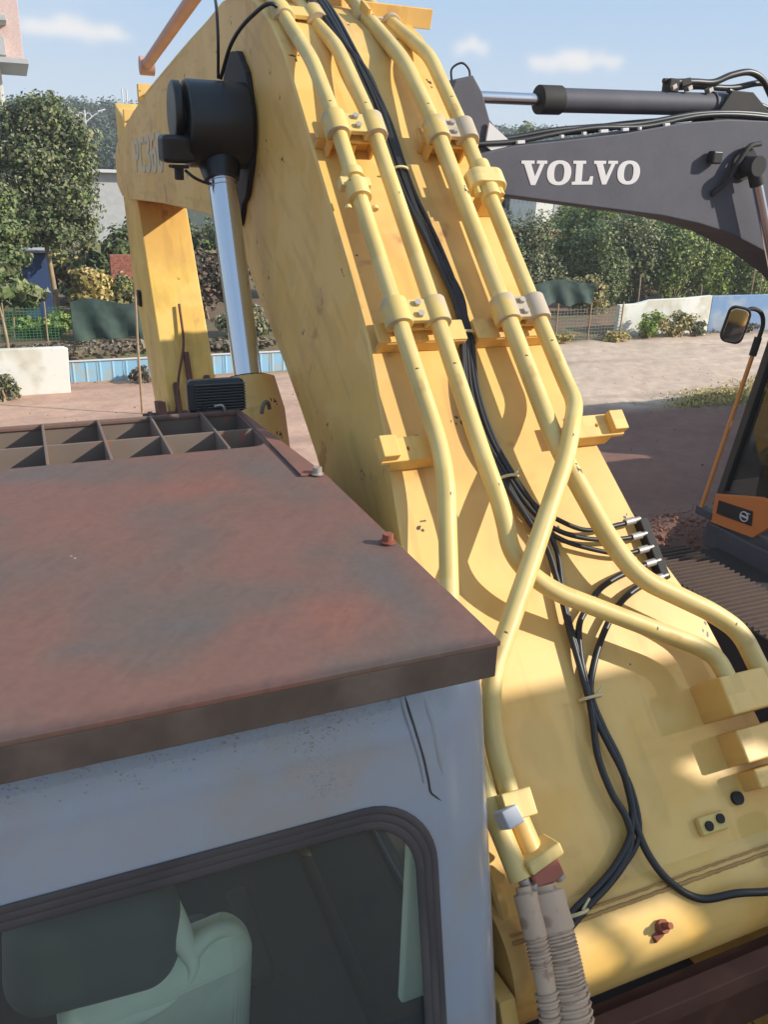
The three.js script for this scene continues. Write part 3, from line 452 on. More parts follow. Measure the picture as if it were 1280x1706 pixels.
part(boom, 'top_pipe', sweep(fillet(vs([[1.08, 4.7, -4.1], [1.08, 4.64, -5.2], [1.08, 4.52, -6.9], [1.08, 4.38, -8.0]]), 0.3), 0.022, 12), M.pipe);
part(boom, 'pipe_bracket', cbox(1.03, 4.52, -6.9, 0.2, 0.12, 0.06), M.yellow); part(boom, 'pipe_bracket', cbox(1.03, 4.42, -7.85, 0.2, 0.1, 0.06), M.yellow);
// arm ---------------------------------------------------------------
const arm = part(ex, 'arm', merge([profX([[-8.95, 4.56], [-8.55, 4.46], [-8.2, 4.12], [-7.98, 3.8], [-7.0, 2.36], [-6.62, 1.72], [-6.85, 1.5], [-7.6, 1.85], [-8.7, 3.0], [-9.0, 3.9], [-9.05, 4.6]], 1.0, 1.42, 0.01)]), M.armYellow);
for (const [x, w, y0, y1] of [[1.075, 0.045, 1.74, 2.36], [1.2, 0.045, 1.74, 2.58], [1.34, 0.05, 1.74, 2.4]]) {
  const zy = y => -7.0 + (2.36 - y) * 0.66 * -1 * -1, f = y => mix(-7.0, -6.62, (2.36 - y) / 0.64); const a = V(x, y0, f(y0) + 0.03), b = V(x, y1, (y1 > 2.36 ? mix(-7.0, -7.98, (y1 - 2.36) / 1.44) : f(y1)) + 0.03);
  const len = a.distanceTo(b), g = new RoundedBoxGeometry(w, 0.06, len, 1, 0.008); g.lookAt(b.clone().sub(a)); g.translate((a.x + b.x) / 2, (a.y + b.y) / 2, (a.z + b.z) / 2); part(arm, 'wear_bar', boxUV(g), M.deck);
}
part(arm, 'hose', sweep(spline(vs([[1.05, 2.15, -6.84], [1.1, 2.4, -6.95], [1.19, 2.65, -7.14], [1.21, 2.95, -7.36]]), 40), 0.011, 8), M.deck);
part(arm, 'side_flange', cbox(0.985, 2.9, -8.2, 0.03, 0.14, 0.12), M.blackDull);
part(ex, 'bucket_link', merge([profX([[-7.05, 2.2], [-6.8, 2.25], [-6.35, 1.5], [-6.6, 1.4]], 0.9, 0.96, 0.008), profX([[-6.9, 2.15], [-6.72, 2.15], [-6.3, 1.45], [-6.5, 1.42]], 0.82, 0.86, 0.008), cyl(V(0.78, 2.1, -6.85), V(1.45, 2.1, -6.85), 0.05, 16)]), M.deck);
part(ex, 'bucket', merge([profX([[-6.9, 1.570], [-6.5, 1.618], [-6.15, 1.400], [-5.9, 0.924], [-6.2, 0.666], [-6.9, 0.598], [-7.3, 0.720], [-6.75, 0.802], [-6.5, 1.026], [-6.6, 1.332]], 0.72, 0.76, 0.006), profX([[-6.9, 1.570], [-6.5, 1.618], [-6.15, 1.400], [-5.9, 0.924], [-6.2, 0.666], [-6.9, 0.598], [-7.3, 0.720], [-6.75, 0.802], [-6.5, 1.026], [-6.6, 1.332]], 1.66, 1.7, 0.006), profX([[-6.9, 1.570], [-6.5, 1.618], [-6.15, 1.400], [-5.9, 0.924], [-6.2, 0.666], [-6.9, 0.530], [-6.92, 0.584], [-6.22, 0.707], [-5.97, 0.938], [-6.2, 1.366], [-6.52, 1.570]], 0.76, 1.66, 0.006)]), M.deck);
// boom cylinder -------------------------------------------------------
{
  const top = V(0.775, 4.14, -3.6), bot = V(0.775, 3.22, -3.185), dir = bot.clone().sub(top).normalize();
  const foot = bot.clone().addScaledVector(dir, 2.0);
  const c = part(ex, 'boom_cylinder', merge([cyl(bot.clone().addScaledVector(dir, 0.0), bot.clone().addScaledVector(dir, 0.13), 0.105, 30, 0.128), cyl(bot.clone().addScaledVector(dir, 0.13), bot.clone().addScaledVector(dir, 0.3), 0.128, 30), cyl(bot.clone().addScaledVector(dir, 0.3), foot, 0.112, 30)]), M.yellow);
  part(c, 'cylinder_rod', cyl(top.clone().addScaledVector(dir, 0.1), bot.clone().addScaledVector(dir, 0.02), 0.056, 40), M.chrome);
  part(c, 'rod_seal', cyl(bot.clone().addScaledVector(dir, -0.008), bot.clone().addScaledVector(dir, 0.004), 0.085, 24), M.blackDull);
  const eye = new THREE.LatheGeometry([[0, 0.12], [0.15, 0.12], [0.158, 0.11], [0.158, -0.11], [0.15, -0.12], [0, -0.12]].map(p => new THREE.Vector2(...p)), 36); eye.rotateZ(Math.PI / 2); eye.translate(0.772, 4.15, -3.58);
  const neck = cyl(V(0.775, 4.1, -3.58), top.clone().addScaledVector(dir, 0.21), 0.11, 24, 0.068);
  part(c, 'rod_eye', boxUV(merge([eye, neck])), M.black, 'black painted rod eye');
  const cap = new THREE.LatheGeometry([[0, 0.018], [0.1, 0.018], [0.112, 0.012], [0.112, -0.012], [0.1, -0.018], [0, -0.018]].map(p => new THREE.Vector2(...p)), 28); cap.rotateZ(Math.PI / 2); cap.translate(0.624, 4.19, -3.6); part(c, 'pin_cap', boxUV(cap), M.black);
  part(c, 'pin', cyl(V(0.61, 4.17, -3.59), V(0.92, 4.17, -3.59), 0.06, 20), M.black);
  for (const k of [0.17, 0.19]) part(c, 'seal_ring', cyl(top.clone().addScaledVector(dir, k + 0.05), top.clone().addScaledVector(dir, k + 0.054), 0.0572, 24), M.steel);
}
// work lamps -------------------------------------------------------------
function workLamp(cx, cy, cz, w, h, d, rx, ry, fins, name) {
  const m = rotE(rx, ry, 0), pl = g => { g.applyMatrix4(m); g.translate(cx, cy, cz); return g; };
  const b = part(ex, 'work_lamp', pl(lb(w, h, d, 0, 0, -d * 0.1, 0.018)), M.black);
  for (let i = 0; i < fins; i++) part(b, 'cooling_fin', pl(lb(w * 0.86, h * 0.03, 0.034, 0.012, -h * 0.42 + (i + 0.5) * h * 0.84 / fins, d * 0.5, 0.0015)), M.fin);
  part(b, 'lens', pl(lb(w * 0.88, h * 0.84, 0.008, 0, 0, -d * 0.62, 0.003)), M.darkGlass);
  part(b, 'mounting_bracket', pl(merge([lb(w * 0.5, 0.012, 0.05, 0, -h * 0.5 - 0.012, 0), lb(0.03, 0.05, 0.03, 0, -h * 0.5 - 0.035, 0)])), M.blackDull);
  return b;
}
workLamp(0.607, 4.055, -3.5, 0.135, 0.1, 0.08, 0.05, 0.15, 0);
part(ex, 'lamp_lead', sweep(spline(vs([[0.63, 3.98, -3.5], [0.66, 3.955, -3.48], [0.7, 3.94, -3.5], [0.74, 3.93, -3.5]]), 20), 0.006, 8), M.cable);
SIZED = false;
const gl = workLamp(0.618, 3.195, -3.06, 0.215, 0.125, 0.085, -0.12, -0.05, 10);
part(gl, 'cable_plug', merge([cyl(V(0.56, 3.165, -3.015), V(0.56, 3.165, -2.995), 0.012, 10)]), M.blackDull);
part(gl, 'power_lead', sweep(spline(vs([[0.6, 3.17, -3.0], [0.625, 3.175, -2.985], [0.635, 3.155, -2.985], [0.64, 3.13, -3.0]]), 24), 0.005, 8), M.steel);
SIZED = false;
// cab ---------------------------------------------------------------------
const YT = 3.05, zr = y => -1.262 + (Math.min(y, 2.95) < 2.95 ? (2.95 - y) * 0.235 : 0);
const cabShell = (() => {
  const XL = -0.46, XR = 0.866, ZF = -2.98, rt = 0.15, rc = 0.21, pos = [], uv = [], idx = [];
  // outline parameter list: [type, ...]
  const ring = (y, ins) => { // ordered points: rear edge left to right, corner, right side back to front, front edge
    const p = [], z0 = zr(y) - ins, xr = XR - ins, xl = XL + ins, r = Math.max(0.012, rc - ins), zf = ZF + ins;
    const nr = 100; for (let i = 0; i <= nr; i++) p.push([mix(xl + r, xr - r, i / nr), z0]);
    for (let i = 1; i <= 10; i++) { const a = i / 10 * Math.PI / 2; p.push([xr - r + r * Math.sin(a), z0 - r + r * Math.cos(a)]); }
    const ns = 60; for (let i = 1; i <= ns; i++) p.push([xr, mix(z0 - r, zf, i / ns)]);
    for (let i = 1; i <= 20; i++) p.push([mix(xr, xl, i / 20), zf]);
    for (let i = 1; i <= ns; i++) p.push([xl, mix(zf, z0 - r, i / ns)]);
    for (let i = 1; i <= 10; i++) { const a = Math.PI / 2 * (1 - i / 10); p.push([xl + r - r * Math.sin(a), z0 - r + r * Math.cos(a)]); }
    return p;
  };
  const ys = []; for (let i = 0; i <= 110; i++) ys.push([mix(1.25, YT - rt, i / 110), 0]);
  for (let i = 1; i <= 9; i++) { const a = i / 9 * Math.PI / 2; ys.push([YT - rt + rt * Math.sin(a), rt * (1 - Math.cos(a))]); }
  let n = 0; ys.forEach(([y, ins], j) => { const r = ring(y, ins); n = r.length; r.forEach(([x, z], i) => { pos.push(x, y, z); uv.push(x + z * 0.7, y); }); });
  const inRR = (x, y, x0, x1, y0, y1, r) => { const cx = clamp(x, x0 + r, x1 - r), cy = clamp(y, y0 + r, y1 - r); return Math.hypot(x - cx, y - cy) < r || (x > x0 + r && x < x1 - r && y > y0 && y < y1) || (y > y0 + r && y < y1 - r && x > x0 && x < x1); };
  for (let j = 0; j < ys.length - 1; j++) for (let i = 0; i < n - 1; i++) {
    const a = j * n + i, b = a + 1, c = a + n, d = c + 1, x = (pos[a * 3] + pos[d * 3]) / 2, y = (pos[a * 3 + 1] + pos[d * 3 + 1]) / 2, z = (pos[a * 3 + 2] + pos[d * 3 + 2]) / 2;
    if (i < 100 && inRR(x, y, -0.36, 0.635, 1.95, 2.765, 0.13)) continue;                         // rear window
    if (i >= 110 && i < 170 && inRR(z, y, -2.72, -1.5, 2.0, 2.8, 0.08)) continue;                  // right side window
    if (i >= 170 && i < 190 && inRR(x, y, -0.38, 0.7, 1.7, 2.85, 0.08)) continue;                  // windscreen
    if (i >= 190 && i < 250 && inRR(z, y, -2.72, -1.5, 2.0, 2.8, 0.08)) continue;                  // left side window
    idx.push(a, b, c, b, d, c);
  }
  // roof cap
  const top = (ys.length - 1) * n, c = pos.length / 3; pos.push(0.165, YT, -2.1); uv.push(0, 0); for (let i = 0; i < n - 1; i++) idx.push(top + i, top + i + 1, c);
  const g = new THREE.BufferGeometry(); g.setAttribute('position', new THREE.Float32BufferAttribute(pos, 3)); g.setAttribute('uv', new THREE.Float32BufferAttribute(uv, 2)); g.setIndex(idx); g.computeVertexNormals(); return g;
})();
const cab = part(ex, 'cab', cabShell, M.cabPaint);
const rearZ = (y, o = 0) => zr(y) + o;
const RRp = (x0, x1, y0, y1, r, f) => { const p = []; for (const [cx, cy, a0] of [[x1 - r, y1 - r, 0], [x0 + r, y1 - r, 90], [x0 + r, y0 + r, 180], [x1 - r, y0 + r, 270]]) for (let i = 0; i <= 10; i++) { const a = (a0 + i * 9) * Math.PI / 180; p.push(f(cx + r * Math.cos(a), cy + r * Math.sin(a))); } p.push(p[0].clone()); return p; };
function seal(rings, flat) { const g = merge(rings.map(([p, r]) => sweep(p, r, 10, false))); if (flat) { const q = g.attributes.position; for (let i = 0; i < q.count; i++) { const z0 = zr(q.getY(i)); q.setZ(i, z0 + (q.getZ(i) - z0) * flat); } g.computeVertexNormals(); } return g; }
part(cab, 'rear_window_seal', seal([[RRp(-0.375, 0.652, 1.935, 2.783, 0.15, (x, y) => V(x, y, rearZ(y, 0.004))), 0.0085], [RRp(-0.358, 0.637, 1.952, 2.768, 0.138, (x, y) => V(x, y, rearZ(y, 0.002))), 0.0095], [RRp(-0.34, 0.621, 1.97, 2.752, 0.125, (x, y) => V(x, y, rearZ(y, -0.002))), 0.011]], 0.5), M.rubber);
function pane(p) { const c = p.reduce((s, q) => s.add(q), V(0, 0, 0)).multiplyScalar(1 / p.length), pos = [c.x, c.y, c.z], idx = []; p.forEach(q => pos.push(q.x, q.y, q.z)); for (let i = 1; i < p.length; i++) idx.push(0, i, i + 1); const g = new THREE.BufferGeometry(); g.setAttribute('position', new THREE.Float32BufferAttribute(pos, 3)); g.setIndex(idx); g.computeVertexNormals(); return boxUV(g); }
part(cab, 'rear_window', pane(RRp(-0.355, 0.635, 1.955, 2.765, 0.13, (x, y) => V(x, y, rearZ(y, -0.012)))), M.tintGlass);
part(cab, 'side_window', pane(RRp(-2.735, -1.485, 1.985, 2.815, 0.08, (z, y) => V(0.858, y, z))), M.tintGlass);
part(cab, 'side_window', pane(RRp(-2.735, -1.485, 1.985, 2.815, 0.08, (z, y) => V(-0.453, y, z))), M.tintGlass);
part(cab, 'windscreen', pane(RRp(-0.4, 0.72, 1.68, 2.87, 0.08, (x, y) => V(x, y, -2.972))), M.tintGlass);
part(cab, 'side_window_seal', seal([[RRp(-2.73, -1.49, 1.99, 2.81, 0.08, (z, y) => V(0.866, y, z)), 0.014]]), M.rubber);
// body seam and crease to the right of the rear window
const curveIn = y => rearZ(y, y > 2.9 ? -0.15 * (1 - Math.sqrt(Math.max(0, 1 - ((y - 2.9) / 0.15) ** 2))) : 0);   // follows the roof's rounding
const seamPts = (dx, o) => [[0.612, 3.02], [0.618, 2.97], [0.628, 2.92], [0.642, 2.86], [0.65, 2.81]].map(([x, y]) => V(x + dx, y, curveIn(y) + o));
part(cab, 'panel_seam', sweep(fillet([...seamPts(0, 0.0005), V(0.652, 2.785, rearZ(2.785, 0.0005)), V(0.7, 2.735, rearZ(2.735, -0.008))], 0.01), 0.0024, 6), M.rubber);
part(cab, 'drip_moulding', sweep(spline(seamPts(-0.009, -0.001), 20), 0.0045, 8), M.cabPaint);
part(cab, 'roof_crease', sweep(spline([[0.645, 3.02], [0.662, 2.96], [0.676, 2.88], [0.686, 2.8], [0.69, 2.74]].map(([x, y]) => V(x, y, curveIn(y) - 0.011 - (x > 0.65 ? (x - 0.65) ** 2 * 2.6 : 0))), 30), t => 0.0145 * Math.sin(Math.PI * clamp(0.12 + t * 0.8)), 10), M.cabPaint);
// inside the cab
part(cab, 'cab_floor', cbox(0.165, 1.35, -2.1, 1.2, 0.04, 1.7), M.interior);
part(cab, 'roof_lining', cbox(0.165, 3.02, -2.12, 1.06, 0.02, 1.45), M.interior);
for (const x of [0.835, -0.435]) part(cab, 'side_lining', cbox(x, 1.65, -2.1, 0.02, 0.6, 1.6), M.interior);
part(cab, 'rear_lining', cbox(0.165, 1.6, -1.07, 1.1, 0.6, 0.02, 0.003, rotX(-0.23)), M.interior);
part(cab, 'side_pillar', cbox(0.745, 2.4, -1.42, 0.09, 0.95, 0.03, 0.01), M.mint);
const seat = part(ex, 'operator_seat', (() => { const g = new RoundedBoxGeometry(0.5, 0.62, 0.16, 6, 0.07); const p = g.attributes.position; for (let i = 0; i < p.count; i++) { const x = p.getX(i), y = p.getY(i), z = p.getZ(i); p.setZ(i, z + 0.018 * Math.sin(x * 21 + y * 13) * Math.sin(y * 17) + 0.1 * x * x); p.setY(i, y + (y > 0 ? 0.02 * Math.sin(x * 19) + 0.12 * x : 0)); } g.computeVertexNormals(); g.applyMatrix4(rotE(0.1, 0.05, -0.05)); g.translate(0.1, 1.78, -1.68); return boxUV(g, 3); })(), M.mint, 'seat under a pale green cloth cover');
part(seat, 'cover_fold', sweep(spline(vs([[0.15, 2.24, -1.72], [0.175, 2.14, -1.65], [0.195, 2.06, -1.6], [0.14, 2.0, -1.585], [0.03, 1.99, -1.585], [-0.08, 1.99, -1.59]]), 50), t => 0.02 + 0.012 * Math.sin(t * 9), 10), M.mint);
part(seat, 'cover_fold', sweep(spline(vs([[0.19, 2.09, -1.62], [0.25, 2.12, -1.64], [0.31, 2.09, -1.66], [0.335, 2.03, -1.67], [0.33, 1.95, -1.67]]), 40), t => 0.026 - 0.01 * t, 10), M.mint);
part(seat, 'headrest', (() => { const g = new RoundedBoxGeometry(0.42, 0.3, 0.2, 8, 0.095); g.applyMatrix4(rotE(-0.15, 0.05, -0.12)); g.translate(-0.03, 2.17, -1.68); return boxUV(g); })(), M.headrest);
part(seat, 'armrest', cbox(0.42, 1.72, -1.95, 0.08, 0.06, 0.36, 0.02), M.interior);
part(cab, 'control_lever', merge([cyl(V(0.45, 1.75, -2.3), V(0.47, 2.0, -2.32), 0.014, 10), cbox(0.47, 2.04, -2.32, 0.05, 0.11, 0.05, 0.02)]), M.black);
part(cab, 'monitor', cbox(0.62, 2.1, -2.7, 0.2, 0.16, 0.06, 0.01, rotE(0, -0.5, 0)), M.blackDull);
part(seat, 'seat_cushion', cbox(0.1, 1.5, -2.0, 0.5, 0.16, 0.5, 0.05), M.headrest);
// dusty rim of dried mud on the roof edge, below the guard
// roof guard -------------------------------------------------------------
const guardTex = (() => {
  const ch = chips(2, 300, 0.002, 0.004);
  return tex(640, 800, (u, v) => { // u: x -0.55..0.80, v: z -1.15..-3.05
    const x = -0.55 + u * 1.35, z = -1.15 - v * 1.9, n = fbm(x * 3.1 + z * 2.4, z * 3.1 - x * 2.4, 1, 4), f = fbm((x * 0.8 + z * 0.6) * 34, (z * 0.8 - x * 0.6) * 9, 2, 3), s = fbm((x * 0.9 - z * 0.4) * 4 + 7, (z * 0.9 + x * 0.4) * 6, 5, 5);
    const red = [126, 90, 78], greyB = [109, 91, 82], brick = [142, 90, 74], slate = [100, 93, 88];
    let c = mix3(red, greyB, sstep(0.35, 0.72, n));
    const blob = (cx, cz, rx, rz) => clamp(1 - Math.hypot((x - cx) / rx, (z - cz) / rz) + (s - 0.5) * 1.1);
    c = mix3(c, brick, sstep(0.0, 0.9, Math.max(blob(0.5, -1.36, 0.17, 0.18), blob(0.36, -2.2, 0.2, 0.18), blob(0.1, -1.9, 0.3, 0.3) * 0.7)) * 0.6);
    c = mix3(c, slate, sstep(0.0, 0.9, Math.max(blob(0.2, -1.44, 0.2, 0.1), blob(0.66, -1.5, 0.1, 0.34), blob(0.02, -1.42, 0.15, 0.08), blob(0.6, -2.3, 0.15, 0.2) * 0.8, blob(-0.1, -2.45, 0.4, 0.1) * 0.8)) * 0.75);
    c = mix3(c, [92, 68, 62], sstep(0.62, 0.8, f) * 0.25);
    c = c.map(q => q * (0.97 + 0.08 * (f - 0.5) + 0.08 * (fbm(x * 90, z * 90, 4, 2) - 0.5)));
    const m = chipMask(ch, u, v, 0); if (m > 0) c = mix3(c, [196, 186, 170], sstep(0, 0.4, m) * 0.8);
    return c;
  });
})();
M.guard = std({ map: guardTex, roughness: 0.55, metalness: 0.1, roughnessMap: grey(512, 512, (u, v) => 0.55 + 0.4 * fbm(u * 9, v * 14, 6, 4)) });
M.guard.roughness = 1;
const guardUV = g => { const p = g.attributes.position, uv = new Float32Array(p.count * 2); for (let i = 0; i < p.count; i++) { uv[2 * i] = (p.getX(i) + 0.55) / 1.35; uv[2 * i + 1] = (-1.15 - p.getZ(i)) / 1.9; } g.setAttribute('uv', new THREE.BufferAttribute(uv, 2)); return g; };
const guard = (() => {
  const s = new THREE.Shape(); s.moveTo(-0.5, 1.18); s.lineTo(0.758, 1.18); s.lineTo(0.758, 2.2); s.lineTo(0.69, 3.0); s.lineTo(-0.5, 3.0); s.closePath();
  const h = new THREE.Path(); const x0 = -0.44, x1 = 0.675, z0 = 2.535, z1 = 2.985, r = 0.06; h.moveTo(x0, z0); h.lineTo(x1 - r, z0); h.quadraticCurveTo(x1, z0, x1, z0 + r); h.lineTo(x1, z1); h.lineTo(x0, z1); h.closePath(); s.holes.push(h);
  const g = new THREE.ExtrudeGeometry(s, { depth: 0.008, bevelEnabled: true, bevelSize: 0.002, bevelThickness: 0.002, bevelSegments: 2, curveSegments: 12 });
  g.rotateX(-Math.PI / 2); g.translate(0, 3.138, 0); // shape y -> -z
  return part(ex, 'roof_guard', guardUV(g), M.guard, 'rusty brown steel plate guard with open grid at its front');
})();
part(guard, 'edge_lip', cbox(0.129, 3.106, -1.1845, 1.256, 0.078, 0.009, 0.003), M.lip);
part(guard, 'edge_lip', cbox(0.7535, 3.106, -1.7, 0.009, 0.078, 1.02, 0.003), M.lip);
part(guard, 'edge_strip', (() => { const g = plate([[0.683, 2.2], [0.752, 2.2], [0.688, 2.99], [0.68, 2.99]], 0.006, 0.001); g.rotateX(-Math.PI / 2); g.translate(0, 3.1502, 0); return guardUV(g); })(), M.rustBrown);
for (const z of [-2.728, -2.994]) part(guard, 'grid_bar', cbox(0.1, 3.1, z, 1.175, 0.105, 0.008, 0.002), M.gridBar);
for (let i = -2; i < 4; i++) part(guard, 'grid_bar', cbox(0.003 + i * 0.181, 3.101, -2.76, 0.009, 0.108, 0.455, 0.002), M.gridBar);
part(guard, 'grid_bar', cbox(0.682, 3.1, -2.76, 0.01, 0.1, 0.46, 0.002), M.gridBar);
part(guard, 'front_lip', cbox(0.1, 3.09, -3.006, 1.18, 0.09, 0.008, 0.002), M.gridBar);
for (const [x, z] of [[-0.3, -1.5], [0.62, -1.5], [-0.3, -2.4], [0.62, -2.4]]) part(guard, 'support', cbox(x, 3.08, z, 0.07, 0.11, 0.07), M.lip);
{ const hb = new THREE.CylinderGeometry(0.014, 0.014, 0.018, 6), wb = new THREE.CylinderGeometry(0.019, 0.019, 0.004, 18); boxUV(hb); boxUV(wb);
  for (const [x, z, m] of [[0.735, -1.672, M.rustBolt], [0.733, -2.2, M.steel]]) { piece(guard, 'bolt', hb, m, V(x, 3.165, z), [0, 0.3, 0]); piece(guard, 'washer', wb, m, V(x, 3.154, z)); }
  for (const [x, z] of [[0.18, -2.68], [0.36, -2.94], [-0.05, -2.7]]) piece(guard, 'clip', new THREE.TetrahedronGeometry(0.02), M.rustBrown, V(x - 0.02, 3.07, z));
}
part(guard, 'lifting_ring', (() => { const g = new THREE.TorusGeometry(0.035, 0.008, 8, 20, Math.PI); g.rotateY(0.9); g.translate(0.775, 3.155, -2.93); return boxUV(g); })(), M.lip);
// dried mud spatter on the cab roof edge
{
  const r = mulberry(8), gs = []; for (let i = 0; i < 1500; i++) { const band = i < 1150, x = band ? -0.25 + r() * 0.85 : 0.42 + (r() + r() + r() - 1.5) * 0.05, y = band ? 3.0 - r() * r() * (0.05 + 0.03 * vnoise(x * 30, 1)) : 2.99 - r() * 0.16; const s = 0.0006 + r() * r() * 0.0016, g = new THREE.OctahedronGeometry(s, 0); g.scale(1 + r(), 1, 0.35); g.translate(x, y, rearZ(y, 0.0003) - (y > 2.9 ? 0.15 * (1 - Math.sqrt(Math.max(0, 1 - ((y - 2.9) / 0.15) ** 2))) : 0)); gs.push(boxUV(g)); }
  const m = part(cab, 'mud_spatter', merge(gs), M.dust); m.userData.kind = 'stuff';
}
// house, deck and undercarriage ------------------------------------------
part(ex, 'deck', merge([cbox(1.0, 1.15, -0.2, 3.0, 0.16, 5.4), cbox(0.265, 1.26, -2.1, 1.06, 0.1, 1.8)]), M.dark);
for (const x of [0.865, 2.05]) part(ex, 'boom_mount', profX([[-0.7, 1.2], [-2.0, 1.2], [-1.62, 2.05], [-1.2, 2.1]], x, x + 0.045), M.yellow);
part(ex, 'engine_hood', cbox(1.0, 1.7, 1.6, 2.9, 1.0, 1.7, 0.06), M.yellow);
part(ex, 'counterweight', cbox(1.0, 1.75, 2.85, 2.9, 1.15, 0.75, 0.14), M.yellow);
part(ex, 'tank', cbox(2.35, 1.6, -0.1, 0.5, 0.8, 1.4, 0.05), M.yellow);
part(ex, 'slew_ring', cyl(V(1.0, 0.85, -0.2), V(1.0, 1.08, -0.2), 0.75, 36), M.dark);
for (const x of [-0.2, 2.2]) {
  const pr = []; for (let i = 0; i <= 14; i++) { const a = Math.PI / 2 + i / 14 * Math.PI; pr.push([-2.2 - 0.001 + 0.45 * Math.cos(a) + 0, 0.47 + 0.45 * Math.sin(a)]); } for (let i = 0; i <= 14; i++) { const a = -Math.PI / 2 + i / 14 * Math.PI; pr.push([1.8 + 0.45 * Math.cos(a), 0.47 + 0.45 * Math.sin(a)]); }
  part(ex, 'track', profX(pr, x - 0.3, x + 0.3, 0.02), M.dark);
}
part(ex, 'car_body', cbox(1.0, 0.65, -0.2, 2.0, 0.42, 1.6, 0.05), M.dark);

// ------------------------------------------------------------------ the dark grey excavator beside it
const vo = thing('excavator', 'dark grey excavator with white VOLVO lettering on its boom and an orange cab panel', 'excavator', [7.2, 0, -5.4]);
const vz = [-6.35, -5.85];
const XYplate = (o, z0, z1, bev = 0.008) => { const g = plate(o, z1 - z0, bev); g.translate(0, 0, z0); return boxUV(g); };
const vboom = part(vo, 'boom', XYplate([[2.95, 4.1], [3.135, 4.165], [3.5, 4.25], [3.9, 4.3], [4.5, 4.38], [5.04, 4.48], [5.5, 4.53], [5.94, 4.54], [6.4, 4.47], [6.9, 4.25], [7.5, 3.7], [8.2, 2.7], [8.75, 1.95], [8.45, 1.72], [7.9, 2.2], [7.2, 2.9], [6.7, 3.25], [6.219, 3.476], [5.752, 3.636], [5.38, 3.717], [4.977, 3.775], [4.118, 3.845], [3.48, 3.9], [3.1, 3.93], [2.95, 3.98]], vz[0], vz[1], 0.01), M.greyCar);
{
  const g = new TextGeometry('VOLVO', { font: fontS, size: 0.2, depth: 0.003, curveSegments: 8, bevelEnabled: true, bevelThickness: 0.0005, bevelSize: 0.006, bevelSegments: 1 });
  g.computeBoundingBox(); const b = g.boundingBox; g.translate(-b.min.x, -b.min.y, 0); g.scale(1.11 / (b.max.x - b.min.x), 0.178 / (b.max.y - b.min.y), 1); g.rotateZ(0.033); g.translate(3.575, 3.973, -5.8495); part(vboom, 'lettering', boxUV(g), M.letter, 'white block letters reading VOLVO');
}
// pins, eyes and boom cylinders at the bend
{
  const pin = (x, y, r, d) => { const g = new THREE.CylinderGeometry(r, r, d, 24); g.rotateX(Math.PI / 2); g.translate(x, y, -5.84 + d / 2 - 0.01); return boxUV(g); };
  part(vboom, 'pin_boss', merge([pin(5.75, 4.2, 0.13, 0.025), pin(5.77, 4.19, 0.08, 0.05)]), M.blackDull);
  part(vboom, 'work_lamp', cbox(5.385, 4.235, -5.8, 0.1, 0.1, 0.08, 0.015), M.black);
  const top = V(5.74, 4.18, -5.72), end = V(6.11, 3.5, -5.72), d = end.clone().sub(top).normalize();
  const c = part(vo, 'boom_cylinder', merge([cyl(top.clone().addScaledVector(d, 1.25), top.clone().addScaledVector(d, 2.8), 0.1, 24)]), M.greyCar);
  part(c, 'cylinder_rod', cyl(top.clone().addScaledVector(d, 0.1), top.clone().addScaledVector(d, 1.3), 0.045, 24), M.chrome);
  part(c, 'rod_eye', merge([cyl(V(5.74, 4.18, -5.8), V(5.74, 4.18, -5.66), 0.08, 24), cyl(top, top.clone().addScaledVector(d, 0.16), 0.06, 20)]), M.blackDull);
  const h = part(vboom, 'hose', sweep(spline(vs([[5.45, 3.95, -5.84], [5.55, 4.05, -5.8], [5.62, 4.2, -5.78], [5.72, 4.33, -5.78], [5.85, 4.36, -5.8]]), 30), 0.022, 8), M.blackDull);
}
